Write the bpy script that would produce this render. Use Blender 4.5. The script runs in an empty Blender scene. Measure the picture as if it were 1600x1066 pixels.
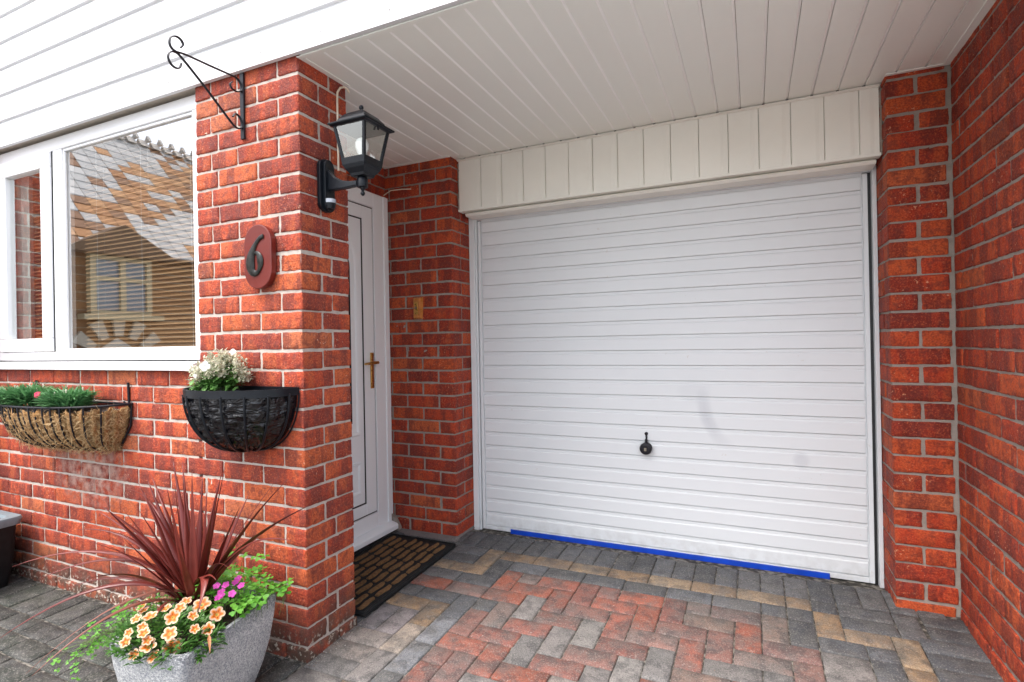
import bpy, math, random
import numpy as np
from mathutils import Vector, Matrix
random.seed(6); rng = np.random.default_rng(6)
scene = bpy.context.scene
COL = scene.collection

# ------------------------------------------------------------------ camera, sky, sun, exposure
cam_d = bpy.data.cameras.new('camera'); cam = bpy.data.objects.new('camera', cam_d); COL.objects.link(cam)
cam_d.sensor_width = 36; cam_d.sensor_fit = 'HORIZONTAL'; cam_d.lens = 18.835
cam_d.clip_start = 0.02; cam_d.clip_end = 500
_R = Vector((0.91136639, 0.41117691, -0.01856998)); _U = Vector((0.01769117, 0.00594294, 0.99982584)); _F = Vector((-0.41121566, 0.91153619, 0.00185801))
m = Matrix((_R, _U, -_F)).transposed().to_4x4(); m.translation = Vector((1.55139, -1.51707, 1.14210))
cam.matrix_world = m
scene.camera = cam

SUN_EL, SUN_AZ = math.radians(61), math.radians(205)      # azimuth: clockwise from +Y, towards the sun
w = bpy.data.worlds.new("World"); scene.world = w; w.use_nodes = True
nt = w.node_tree; nt.nodes.clear()
sky = nt.nodes.new('ShaderNodeTexSky'); sky.sky_type = 'NISHITA'; sky.sun_disc = False
sky.sun_elevation = SUN_EL; sky.sun_rotation = SUN_AZ
sky.air_density = 1.0; sky.dust_density = 4.0
hs = nt.nodes.new('ShaderNodeHueSaturation'); hs.inputs['Saturation'].default_value = 0.55
bg = nt.nodes.new('ShaderNodeBackground'); bg.inputs['Strength'].default_value = 0.15
wo = nt.nodes.new('ShaderNodeOutputWorld')
nt.links.new(sky.outputs[0], hs.inputs['Color']); nt.links.new(hs.outputs[0], bg.inputs[0]); nt.links.new(bg.outputs[0], wo.inputs[0])
sd = bpy.data.lights.new('sun', 'SUN'); sd.energy = 0.6; sd.angle = math.radians(22); sd.color = (1.0, 0.975, 0.94)
sun = bpy.data.objects.new('sun', sd); COL.objects.link(sun)
sdir = Vector((math.sin(SUN_AZ)*math.cos(SUN_EL), math.cos(SUN_AZ)*math.cos(SUN_EL), math.sin(SUN_EL)))
sun.rotation_euler = (-sdir).to_track_quat('-Z', 'Y').to_euler(); sun.location = (0, -6, 6)
scene.view_settings.view_transform = 'Standard'; scene.view_settings.look = 'None'
scene.view_settings.exposure = 1.74; scene.view_settings.gamma = 1.0
scene.view_settings.use_curve_mapping = False
scene.render.engine = 'CYCLES'
scene.cycles.max_bounces = 8; scene.cycles.diffuse_bounces = 5; scene.cycles.transparent_max_bounces = 12

# ------------------------------------------------------------------ material helpers
class NT:
    def __init__(s, name):
        s.m = bpy.data.materials.new(name); s.m.use_nodes = True; s.t = s.m.node_tree
        s.p = s.t.nodes['Principled BSDF']; s.out = s.t.nodes['Material Output']
    def n(s, t, **kw):
        x = s.t.nodes.new(t)
        for k, v in kw.items():
            if hasattr(x, k): setattr(x, k, v)
            else: x.inputs[k].default_value = v
        return x
    def l(s, a, b): s.t.links.new(a, b)
    def co(s): 
        if not hasattr(s, '_co'): s._co = s.n('ShaderNodeTexCoord').outputs['Object']
        return s._co
    def noise(s, scale, detail=4, rough=0.55, vec=None, dist=0.0):
        x = s.n('ShaderNodeTexNoise'); x.inputs['Scale'].default_value = scale; x.inputs['Detail'].default_value = detail
        x.inputs['Roughness'].default_value = rough; x.inputs['Distortion'].default_value = dist
        s.l(vec if vec is not None else s.co(), x.inputs['Vector']); return x.outputs['Fac']
    def ramp(s, fac, stops, interp='LINEAR'):
        x = s.n('ShaderNodeValToRGB'); cr = x.color_ramp; cr.interpolation = interp
        while len(cr.elements) < len(stops): cr.elements.new(0.5)
        for e, (p, c) in zip(cr.elements, stops):
            e.position = p; e.color = (c if hasattr(c, '__len__') else (c, c, c)) + ((1,) if hasattr(c, '__len__') else (1,)) if hasattr(c, '__len__') else (c, c, c, 1)
        s.l(fac, x.inputs['Fac']); return x.outputs['Color']
    def mix(s, fac, a, b, mode='MIX'):
        x = s.n('ShaderNodeMix', data_type='RGBA', blend_type=mode)
        for sock, v in ((x.inputs[0], fac), (x.inputs[6], a), (x.inputs[7], b)):
            if hasattr(v, 'default_value') or hasattr(v, 'links'): s.l(v, sock)
            elif hasattr(v, '__len__'): sock.default_value = tuple(v) + (1,)
            else: sock.default_value = v
        return x.outputs[2]
    def math(s, op, a, b=0.0):
        x = s.n('ShaderNodeMath', operation=op)
        for i, v in enumerate((a, b)):
            if hasattr(v, 'links'): s.l(v, x.inputs[i])
            else: x.inputs[i].default_value = v
        return x.outputs[0]
    def bump(s, h, strength=0.3, dist=0.002, prev=None):
        x = s.n('ShaderNodeBump'); x.inputs['Strength'].default_value = strength; x.inputs['Distance'].default_value = dist
        s.l(h, x.inputs['Height'])
        if prev is not None: s.l(prev, x.inputs['Normal'])
        return x.outputs['Normal']
    def set(s, col=None, rough=None, norm=None, **kw):
        for v, k in ((col, 'Base Color'), (rough, 'Roughness'), (norm, 'Normal')):
            if v is None: continue
            if hasattr(v, 'links'): s.l(v, s.p.inputs[k])
            elif hasattr(v, '__len__'): s.p.inputs[k].default_value = tuple(v) + (1,)
            else: s.p.inputs[k].default_value = v
        for k, v in kw.items(): s.p.inputs[k.replace('_', ' ')].default_value = v
        return s.m

def simple(name, col, rough=0.5, var=0.12, nscale=30, bump=0.0, bscale=200, metallic=0.0, bdist=0.001, spec=0.5):
    a = NT(name)
    dark = tuple(c*(1-var) for c in col); lite = tuple(min(1, c*(1+var)) for c in col)
    c = a.ramp(a.noise(nscale, 5), [(0.3, dark), (0.7, lite)])
    nm = a.bump(a.noise(bscale, 3), bump, bdist) if bump else None
    r = a.ramp(a.noise(nscale*2.3, 3), [(0.3, max(0, rough-0.06)), (0.7, min(1, rough+0.06))])
    return a.set(c, r, nm, Metallic=metallic, Specular_IOR_Level=spec)

def brick_mat(name, lift=(1.0, 1.0, 1.0), stain=None):
    a = NT(name)
    rnd = a.n('ShaderNodeNewGeometry').outputs['Random Per Island']
    base = a.ramp(rnd, [(0.0, (0.42, 0.058, 0.020)), (0.13, (0.27, 0.028, 0.014)), (0.27, (0.47, 0.080, 0.026)), (0.40, (0.21, 0.023, 0.016)),
                        (0.52, (0.50, 0.105, 0.030)), (0.64, (0.33, 0.035, 0.014)), (0.77, (0.44, 0.052, 0.016)), (0.90, (0.47, 0.14, 0.06)), (0.97, (0.36, 0.045, 0.017))], 'CONSTANT')
    base = a.mix(0.30, base, (0.38, 0.056, 0.022))
    # kiln bands: broad dark purple or orange patches running up the brick
    off = a.n('ShaderNodeVectorMath', operation='MULTIPLY_ADD'); a.l(a.co(), off.inputs[0]); off.inputs[1].default_value = (1, 1, 0.15)
    sc = a.n('ShaderNodeCombineXYZ'); k = a.math('MULTIPLY', rnd, 57.0)
    for i in range(3): a.l(k, sc.inputs[i])
    a.l(sc.outputs[0], off.inputs[2])
    band = a.noise(13.0, 2.0, 0.5, off.outputs[0])
    base = a.mix(a.ramp(band, [(0.51, 0.0), (0.56, 0.62)]), base, (0.135, 0.021, 0.019))
    base = a.mix(a.ramp(band, [(0.38, 0.35), (0.44, 0.0)]), base, (0.54, 0.13, 0.04))
    grain = a.noise(150, 5, 0.7)
    base = a.mix(a.ramp(grain, [(0.40, 0.5), (0.49, 0.0)]), base, (0.085, 0.014, 0.010))
    base = a.mix(a.ramp(grain, [(0.53, 0.0), (0.64, 0.5)]), base, (0.62, 0.19, 0.08))
    g2 = a.noise(38, 4, 0.6)
    base = a.mix(a.ramp(g2, [(0.38, 0.55), (0.5, 0.0)]), base, (0.12, 0.018, 0.014))
    # pale mortar smears and lime specks
    sp = a.noise(95, 2, 0.5); area = a.noise(5, 2)
    spk = a.math('MULTIPLY', a.ramp(sp, [(0.66, 0.0), (0.70, 1.0)]), a.ramp(area, [(0.52, 0.0), (0.62, 0.8)]))
    base = a.mix(spk, base, (0.62, 0.40, 0.31))
    if stain:
        sep = a.n('ShaderNodeSeparateXYZ'); a.l(a.co(), sep.inputs[0])
        # white efflorescence below the coir trough
        dx = a.math('MULTIPLY', a.math('ADD', sep.outputs[0], -stain[0]), 1/stain[2]); dz = a.math('MULTIPLY', a.math('ADD', sep.outputs[2], -stain[1]), 1/stain[3])
        d = a.math('ADD', a.math('POWER', a.math('ABSOLUTE', dx), 2.0), a.math('POWER', a.math('ABSOLUTE', dz), 2.0))
        msk = a.math('MULTIPLY', a.ramp(d, [(0.0, 0.6), (1.0, 0.0)]), a.ramp(a.noise(22, 4), [(0.38, 0.0), (0.62, 1.0)]))
        base = a.mix(msk, base, (0.62, 0.46, 0.42))
        # damp dirt and algae in the two lowest courses
        dirt = a.math('MULTIPLY', a.ramp(sep.outputs[2], [(0.0, 0.95), (0.20, 0.0)]), a.ramp(a.noise(14, 4), [(0.35, 0.3), (0.55, 1.0)]))
        base = a.mix(dirt, base, (0.075, 0.045, 0.034))
        salt = a.math('MULTIPLY', a.ramp(sep.outputs[2], [(0.005, 0.8), (0.06, 0.0)]), a.ramp(a.noise(60, 4), [(0.56, 0.0), (0.66, 1.0)]))
        base = a.mix(salt, base, (0.55, 0.5, 0.46))
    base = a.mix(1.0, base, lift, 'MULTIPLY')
    n1 = a.bump(grain, 1.0, 0.006); n2 = a.bump(a.noise(45, 4, 0.65), 0.8, 0.006, n1)
    return a.set(base, a.ramp(g2, [(0.3, 0.62), (0.7, 0.88)]), n2)

def mortar_mat(name, c):
    a = NT(name)
    col = a.ramp(a.noise(24, 6, 0.7), [(0.25, tuple(x*0.72 for x in c)), (0.5, c), (0.75, tuple(min(1, x*1.15) for x in c))])
    col = a.mix(a.ramp(a.noise(260, 3), [(0.3, 0.35), (0.5, 0.0)]), col, tuple(x*0.5 for x in c))
    return a.set(col, 0.95, a.bump(a.noise(330, 4, 0.7), 0.8, 0.002))

def wear_white(name, c=(0.80, 0.80, 0.79), rough=0.35, dirt=0.10, bump=0.04, bs=60):
    a = NT(name)
    col = a.ramp(a.noise(3.5, 6, 0.65), [(0.3, tuple(x*(1-dirt) for x in c)), (0.65, c)])
    col = a.mix(a.math('MULTIPLY', a.ramp(a.noise(90, 3), [(0.66, 0.0), (0.70, 0.25)]), a.ramp(a.noise(2.1, 2), [(0.5, 0.0), (0.6, 1.0)])), col, (0.42, 0.39, 0.35)) if dirt > 0.05 else col
    if not bump: return a.set(col, rough+0.02)
    r = a.ramp(a.noise(9, 4), [(0.3, rough-0.07), (0.7, rough+0.1)])
    return a.set(col, r, a.bump(a.noise(bs, 3), bump, 0.002))

def attr_mat(name, fn=None):
    return NT(name)

M = {}
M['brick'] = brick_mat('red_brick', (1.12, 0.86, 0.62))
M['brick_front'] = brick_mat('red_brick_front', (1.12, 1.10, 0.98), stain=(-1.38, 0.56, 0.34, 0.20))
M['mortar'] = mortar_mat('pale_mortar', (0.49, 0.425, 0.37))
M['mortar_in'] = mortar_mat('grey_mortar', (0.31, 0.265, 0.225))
M['upvc'] = wear_white('white_upvc', (0.81, 0.81, 0.815), 0.3, 0.015, 0.0)
M['door_upvc'] = wear_white('door_white', (0.87, 0.91, 0.92), 0.3, 0.01, 0.0)
M['clad'] = wear_white('white_cladding', (0.66, 0.66, 0.67), 0.4, 0.03, 0.03, 8)
M['soffit'] = wear_white('soffit_upvc', (0.86, 0.88, 0.82), 0.33, 0.015, 0.0, 6)
M['soffit_highlight'] = wear_white('soffit_highlight_white', (0.95, 0.96, 0.93), 0.3, 0.0, 0.0)  # whiter than the boards: highlight colour for the groove strips
M['fascia'] = wear_white('cream_cladding', (0.85, 0.84, 0.76), 0.42, 0.05, 0.05, 12)
M['gasket'] = simple('black_gasket', (0.012, 0.012, 0.013), 0.5)
M['blackmetal'] = simple('black_painted_metal', (0.006, 0.008, 0.0115), 0.36, 0.3, 60, 0.25, 240, spec=0.28)
M['ironwork'] = simple('black_ironwork', (0.010, 0.009, 0.013), 0.45, 0.4, 80, 0.4, 220, spec=0.3)
M['rubber'] = simple('black_rubber', (0.012, 0.012, 0.012), 0.7, 0.3, 40, 0.5, 300, spec=0.2)
M['coir'] = simple('coir_pile', (0.16, 0.08, 0.028), 0.95, 0.35, 90, 1.0, 420, bdist=0.004)
M['brass'] = simple('brass', (0.62, 0.37, 0.11), 0.3, 0.15, 40, metallic=1.0)
M['wood'] = simple('varnished_wood', (0.50, 0.19, 0.045), 0.3, 0.2, 30)
M['plaque'] = simple('red_varnished_plaque', (0.13, 0.014, 0.009), 0.33, 0.15, 12, 0.1, 60)
M['blue'] = simple('blue_seal', (0.0, 0.05, 0.46), 0.45, 0.2, 14)
M['white_cable'] = simple('cream_cable', (0.72, 0.62, 0.48), 0.5)
M['soil'] = simple('potting_soil', (0.035, 0.022, 0.014), 0.95, 0.4, 60, 1.0, 150, bdist=0.006)
M['blackplastic'] = simple('black_plastic', (0.009, 0.009, 0.010), 0.45, 0.3, 30, 0.1, 90, spec=0.25)
M['binrim'] = simple('pale_grey_plastic', (0.17, 0.21, 0.23), 0.5, 0.1, 30)
M['chrome'] = simple('dull_nickel', (0.35, 0.31, 0.25), 0.35, 0.2, 60, metallic=1.0)
M['lens'] = simple('sensor_lens', (0.42, 0.45, 0.5), 0.2)
M['interior'] = simple('room_plaster', (0.45, 0.40, 0.34), 0.9)
M['carpet'] = simple('room_carpet', (0.16, 0.12, 0.09), 0.95)
M['net'] = simple('net_curtain', (0.62, 0.64, 0.60), 0.9)
M['stem'] = simple('green_stem', (0.10, 0.14, 0.04), 0.6)
M['concrete'] = simple('concrete', (0.32, 0.31, 0.29), 0.9, 0.15, 12, 0.5, 160)
M['ridge'] = simple('pale_ridge_tile', (0.55, 0.5, 0.44), 0.8)

def leaf_mat(name, a_, b_, rough=0.45, trans=0.25, scale=25):
    a = NT(name)
    rnd = a.n('ShaderNodeNewGeometry').outputs['Random Per Island']
    c = a.mix(rnd, a_, b_)
    c = a.mix(a.ramp(a.noise(scale, 3), [(0.35, 0.0), (0.7, 0.4)]), c, tuple(x*0.55 for x in a_))
    m = a.set(c, rough, a.bump(a.noise(scale*5, 2), 0.2, 0.001))
    t = a.n('ShaderNodeBsdfTranslucent'); a.l(c, t.inputs[0])
    mx = a.n('ShaderNodeMixShader'); mx.inputs[0].default_value = trans
    a.l(a.p.outputs[0], mx.inputs[1]); a.l(t.outputs[0], mx.inputs[2]); a.l(mx.outputs[0], a.out.inputs[0])
    return m
M['cord'] = leaf_mat('cordyline_leaf', (0.125, 0.017, 0.014), (0.25, 0.045, 0.032), 0.32, 0.2, 14)
M['cord_pale'] = leaf_mat('cordyline_leaf_pale', (0.27, 0.10, 0.065), (0.20, 0.06, 0.04), 0.4, 0.2, 14)
M['dead'] = leaf_mat('dead_leaf', (0.50, 0.13, 0.03), (0.46, 0.26, 0.12), 0.6, 0.2)
M['calileaf'] = leaf_mat('calibrachoa_leaf', (0.045, 0.13, 0.02), (0.10, 0.24, 0.045))
M['clover'] = leaf_mat('clover_leaf', (0.10, 0.34, 0.03), (0.20, 0.50, 0.06), 0.5, 0.35)
M['sage'] = leaf_mat('green_leaf', (0.10, 0.27, 0.05), (0.22, 0.42, 0.12), 0.5, 0.3)
M['bract'] = leaf_mat('pale_bract', (0.70, 0.64, 0.52), (0.50, 0.54, 0.38), 0.7, 0.3)
M['diant'] = leaf_mat('dianthus_leaf', (0.05, 0.17, 0.06), (0.17, 0.38, 0.15), 0.55, 0.25)
M['white_petal'] = leaf_mat('white_petal', (0.85, 0.83, 0.80), (0.80, 0.80, 0.78), 0.6, 0.3)
M['pink'] = leaf_mat('pink_petal', (0.75, 0.05, 0.45), (0.80, 0.12, 0.55), 0.6, 0.3)
M['cerise'] = leaf_mat('cerise_petal', (0.70, 0.02, 0.10), (0.75, 0.06, 0.16), 0.6, 0.3)

# petal colour comes from a vertex colour (cream rim, orange throat, rust veins): the flower's own pattern
def attr_colour(name, rough, trans=0.0, gscale=0, bump=None):
    a = NT(name); at = a.n('ShaderNodeAttribute', attribute_name='tone')
    c = at.outputs['Color']
    if gscale: c = a.mix(a.ramp(a.noise(gscale, 4), [(0.3, 0.35), (0.6, 0.0)]), c, (0.05, 0.05, 0.045))
    m = a.set(c, rough, a.bump(a.noise(bump[0], 4), bump[1], bump[2]) if bump else None)
    if trans:
        t = a.n('ShaderNodeBsdfTranslucent'); a.l(c, t.inputs[0]); mx = a.n('ShaderNodeMixShader'); mx.inputs[0].default_value = trans
        a.l(a.p.outputs[0], mx.inputs[1]); a.l(t.outputs[0], mx.inputs[2]); a.l(mx.outputs[0], a.out.inputs[0])
    return m
M['petal'] = attr_colour('calibrachoa_petal', 0.6, 0.25)

def paving_mat():
    a = NT('block_paving'); at = a.n('ShaderNodeAttribute', attribute_name='tone'); c = at.outputs['Color']
    rnd = a.n('ShaderNodeNewGeometry').outputs['Random Per Island']
    sep = a.n('ShaderNodeSeparateXYZ'); a.l(a.co(), sep.inputs[0])
    c = a.mix(a.ramp(a.noise(11, 4, 0.6), [(0.44, 0.0), (0.60, 0.6)]), c, (0.10, 0.096, 0.09))
    c = a.mix(a.ramp(a.noise(19, 3, 0.55), [(0.50, 0.0), (0.60, 0.45)]), c, (0.028, 0.028, 0.031))
    c = a.mix(a.ramp(a.noise(230, 4, 0.7), [(0.40, 0.65), (0.5, 0.0)]), c, (0.03, 0.028, 0.026))
    c = a.mix(a.ramp(a.noise(170, 3, 0.7), [(0.54, 0.0), (0.66, 0.4)]), c, (0.40, 0.37, 0.33))
    # lichen specks, only on the open drive, none under the porch roof
    op = a.ramp(sep.outputs[1], [(0.0, 1.0), (0.52, 0.0)])
    vor = a.n('ShaderNodeTexVoronoi', feature='F1'); vor.inputs['Scale'].default_value = 85; a.l(a.co(), vor.inputs['Vector'])
    vr = a.n('ShaderNodeSeparateColor'); a.l(vor.outputs['Color'], vr.inputs[0])
    spot = a.math('LESS_THAN', vor.outputs['Distance'], a.math('MULTIPLY', a.ramp(vr.outputs[0], [(0.40, 0.0), (1.0, 0.36)]), 1.0))
    lich = a.math('MULTIPLY', a.math('MULTIPLY', spot, op), a.ramp(a.noise(7, 3), [(0.42, 0.0), (0.58, 0.95)]))
    c = a.mix(lich, c, (0.58, 0.56, 0.52))
    fine = a.math('MULTIPLY', a.ramp(a.noise(150, 2), [(0.60, 0.0), (0.64, 1.0)]), a.math('MULTIPLY', op, 0.6))
    c = a.mix(fine, c, (0.48, 0.46, 0.42))
    n = a.bump(a.noise(260, 4, 0.7), 0.7, 0.0025); n = a.bump(a.noise(40, 3), 0.3, 0.004, n)
    return a.set(c, a.ramp(a.noise(20, 3), [(0.3, 0.6), (0.7, 0.85)]), n)
M['paving'] = paving_mat()
def sand():
    a = NT('joint_sand'); c = a.ramp(a.noise(35, 5), [(0.38, (0.022, 0.020, 0.017)), (0.5, (0.07, 0.064, 0.052)), (0.60, (0.21, 0.195, 0.165))])
    return a.set(c, 0.95, a.bump(a.noise(300, 3), 0.8, 0.003))
M['sand'] = sand()

def planter_mat():
    a = NT('aggregate_planter')
    v = a.n('ShaderNodeTexVoronoi', feature='F1'); v.inputs['Scale'].default_value = 260; a.l(a.co(), v.inputs['Vector'])
    s_ = a.n('ShaderNodeSeparateColor'); a.l(v.outputs['Color'], s_.inputs[0])
    c = a.ramp(s_.outputs[0], [(0.0, (0.25, 0.26, 0.285)), (0.35, (0.39, 0.40, 0.41)), (0.6, (0.48, 0.485, 0.48)), (0.85, (0.62, 0.62, 0.61))])
    sep = a.n('ShaderNodeSeparateXYZ'); a.l(a.co(), sep.inputs[0])
    alg = a.math('MULTIPLY', a.ramp(sep.outputs[2], [(0.24, 0.0), (0.31, 0.85)]), a.ramp(a.noise(20, 4), [(0.3, 0.5), (0.6, 1.0)]))
    dark = a.ramp(s_.outputs[1], [(0.0, (0.03, 0.035, 0.045)), (0.72, (0.08, 0.09, 0.11)), (0.9, (0.6, 0.6, 0.6))])
    c = a.mix(alg, c, dark)
    c = a.mix(a.ramp(a.noise(9, 4), [(0.4, 0.0), (0.7, 0.35)]), c, (0.20, 0.21, 0.23))
    n = a.bump(v.outputs['Distance'], 0.7, 0.003); n = a.bump(a.noise(70, 4), 0.4, 0.004, n)
    return a.set(c, 0.85, n)
M['planter'] = planter_mat()

def fibre_mat():
    a = NT('coir_liner')
    v = a.n('ShaderNodeVectorMath', operation='MULTIPLY'); a.l(a.co(), v.inputs[0]); v.inputs[1].default_value = (1, 1, 1)
    f1 = a.noise(75, 6, 0.75, dist=2.5); f2 = a.noise(18, 3, 0.6)
    c = a.ramp(f1, [(0.30, (0.10, 0.045, 0.015)), (0.45, (0.34, 0.17, 0.06)), (0.56, (0.55, 0.34, 0.15)), (0.70, (0.75, 0.58, 0.36))])
    c = a.mix(a.ramp(f2, [(0.42, 0.0), (0.7, 0.5)]), c, (0.46, 0.19, 0.04))
    n = a.bump(f1, 1.0, 0.012)
    return a.set(c, 0.9, n)
M['fibre'] = fibre_mat()
def liner_mat():
    a = NT('black_liner_film')
    v = a.n('ShaderNodeVectorMath', operation='MULTIPLY'); a.l(a.co(), v.inputs[0]); v.inputs[1].default_value = (0.5, 0.5, 1.3)
    h = a.noise(22, 3, 0.5, v.outputs[0], dist=1.2)
    return a.set((0.006, 0.006, 0.008), a.ramp(a.noise(30, 3), [(0.3, 0.12), (0.7, 0.26)]), a.bump(h, 1.0, 0.02))
M['liner'] = liner_mat()

def glass_mat(name, ior=(0.08, 3.2), tint=(0.93, 0.96, 0.95)):
    a = NT(name); a.t.nodes.remove(a.p)
    lw = a.n('ShaderNodeLayerWeight'); lw.inputs['Blend'].default_value = 0.5
    fz = a.math('POWER', lw.outputs['Facing'], ior[1]); fac = a.math('ADD', ior[0], a.math('MULTIPLY', fz, 1-ior[0]))
    tr = a.n('ShaderNodeBsdfTransparent'); tr.inputs[0].default_value = tint + (1,)
    gl = a.n('ShaderNodeBsdfGlossy'); gl.inputs['Roughness'].default_value = 0.0
    gl.inputs['Color'].default_value = (1, 1, 1, 1)
    mx = a.n('ShaderNodeMixShader'); a.l(fac, mx.inputs[0]); a.l(tr.outputs[0], mx.inputs[1]); a.l(gl.outputs[0], mx.inputs[2])
    a.l(mx.outputs[0], a.out.inputs[0]); return a.m
M['glass'] = glass_mat('window_glass', (0.20, 1.8))
M['lampglass'] = glass_mat('lamp_glass', (0.16, 3.0))
def slat_mat():
    a = NT('blind_slat'); rnd = a.n('ShaderNodeNewGeometry').outputs['Random Per Island']
    c = a.mix(rnd, (0.22, 0.115, 0.05), (0.31, 0.18, 0.085)); return a.set(c, 0.5)
M['slat'] = slat_mat()

def garage_mat():
    a = NT('garage_paint')
    col = a.ramp(a.noise(2.2, 5), [(0.3, (0.695, 0.725, 0.735)), (0.7, (0.72, 0.75, 0.76))])
    sep = a.n('ShaderNodeSeparateXYZ'); a.l(a.co(), sep.inputs[0])
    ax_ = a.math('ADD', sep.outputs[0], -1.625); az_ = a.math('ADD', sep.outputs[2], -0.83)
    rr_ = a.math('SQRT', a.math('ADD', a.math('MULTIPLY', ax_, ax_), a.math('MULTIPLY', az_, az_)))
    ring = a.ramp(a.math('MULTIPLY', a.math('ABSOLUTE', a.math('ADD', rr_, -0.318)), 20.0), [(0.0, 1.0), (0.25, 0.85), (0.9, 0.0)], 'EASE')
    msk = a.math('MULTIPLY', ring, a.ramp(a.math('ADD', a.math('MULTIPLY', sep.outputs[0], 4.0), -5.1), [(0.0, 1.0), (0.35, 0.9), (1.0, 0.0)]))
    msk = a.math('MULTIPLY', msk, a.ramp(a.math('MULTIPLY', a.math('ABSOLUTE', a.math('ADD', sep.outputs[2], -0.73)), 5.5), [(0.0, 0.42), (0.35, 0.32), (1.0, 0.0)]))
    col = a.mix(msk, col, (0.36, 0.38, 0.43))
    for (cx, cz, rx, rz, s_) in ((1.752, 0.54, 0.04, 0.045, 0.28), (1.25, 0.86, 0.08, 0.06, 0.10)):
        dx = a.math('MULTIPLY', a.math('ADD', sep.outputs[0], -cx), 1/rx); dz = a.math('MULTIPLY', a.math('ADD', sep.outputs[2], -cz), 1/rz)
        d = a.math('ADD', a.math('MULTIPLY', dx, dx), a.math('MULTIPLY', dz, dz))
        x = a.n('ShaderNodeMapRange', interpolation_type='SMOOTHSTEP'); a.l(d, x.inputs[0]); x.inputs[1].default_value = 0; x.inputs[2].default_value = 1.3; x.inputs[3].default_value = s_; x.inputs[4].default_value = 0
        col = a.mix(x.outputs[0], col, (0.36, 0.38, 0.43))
    dirt = a.math('MULTIPLY', a.ramp(sep.outputs[2], [(0.0, 0.35), (0.12, 0.0)]), a.ramp(a.noise(25, 4), [(0.4, 0.0), (0.7, 1.0)]))
    col = a.mix(dirt, col, (0.3, 0.27, 0.24))
    rust = a.math('MULTIPLY', a.ramp(a.noise(45, 3), [(0.68, 0.0), (0.74, 0.4)]), a.ramp(a.noise(3, 2), [(0.5, 0.0), (0.6, 1.0)]))
    col = a.mix(rust, col, (0.55, 0.5, 0.44))
    return a.set(col, 0.42, a.bump(a.noise(420, 2), 0.10, 0.0008))
M['garage'] = garage_mat()

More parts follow.
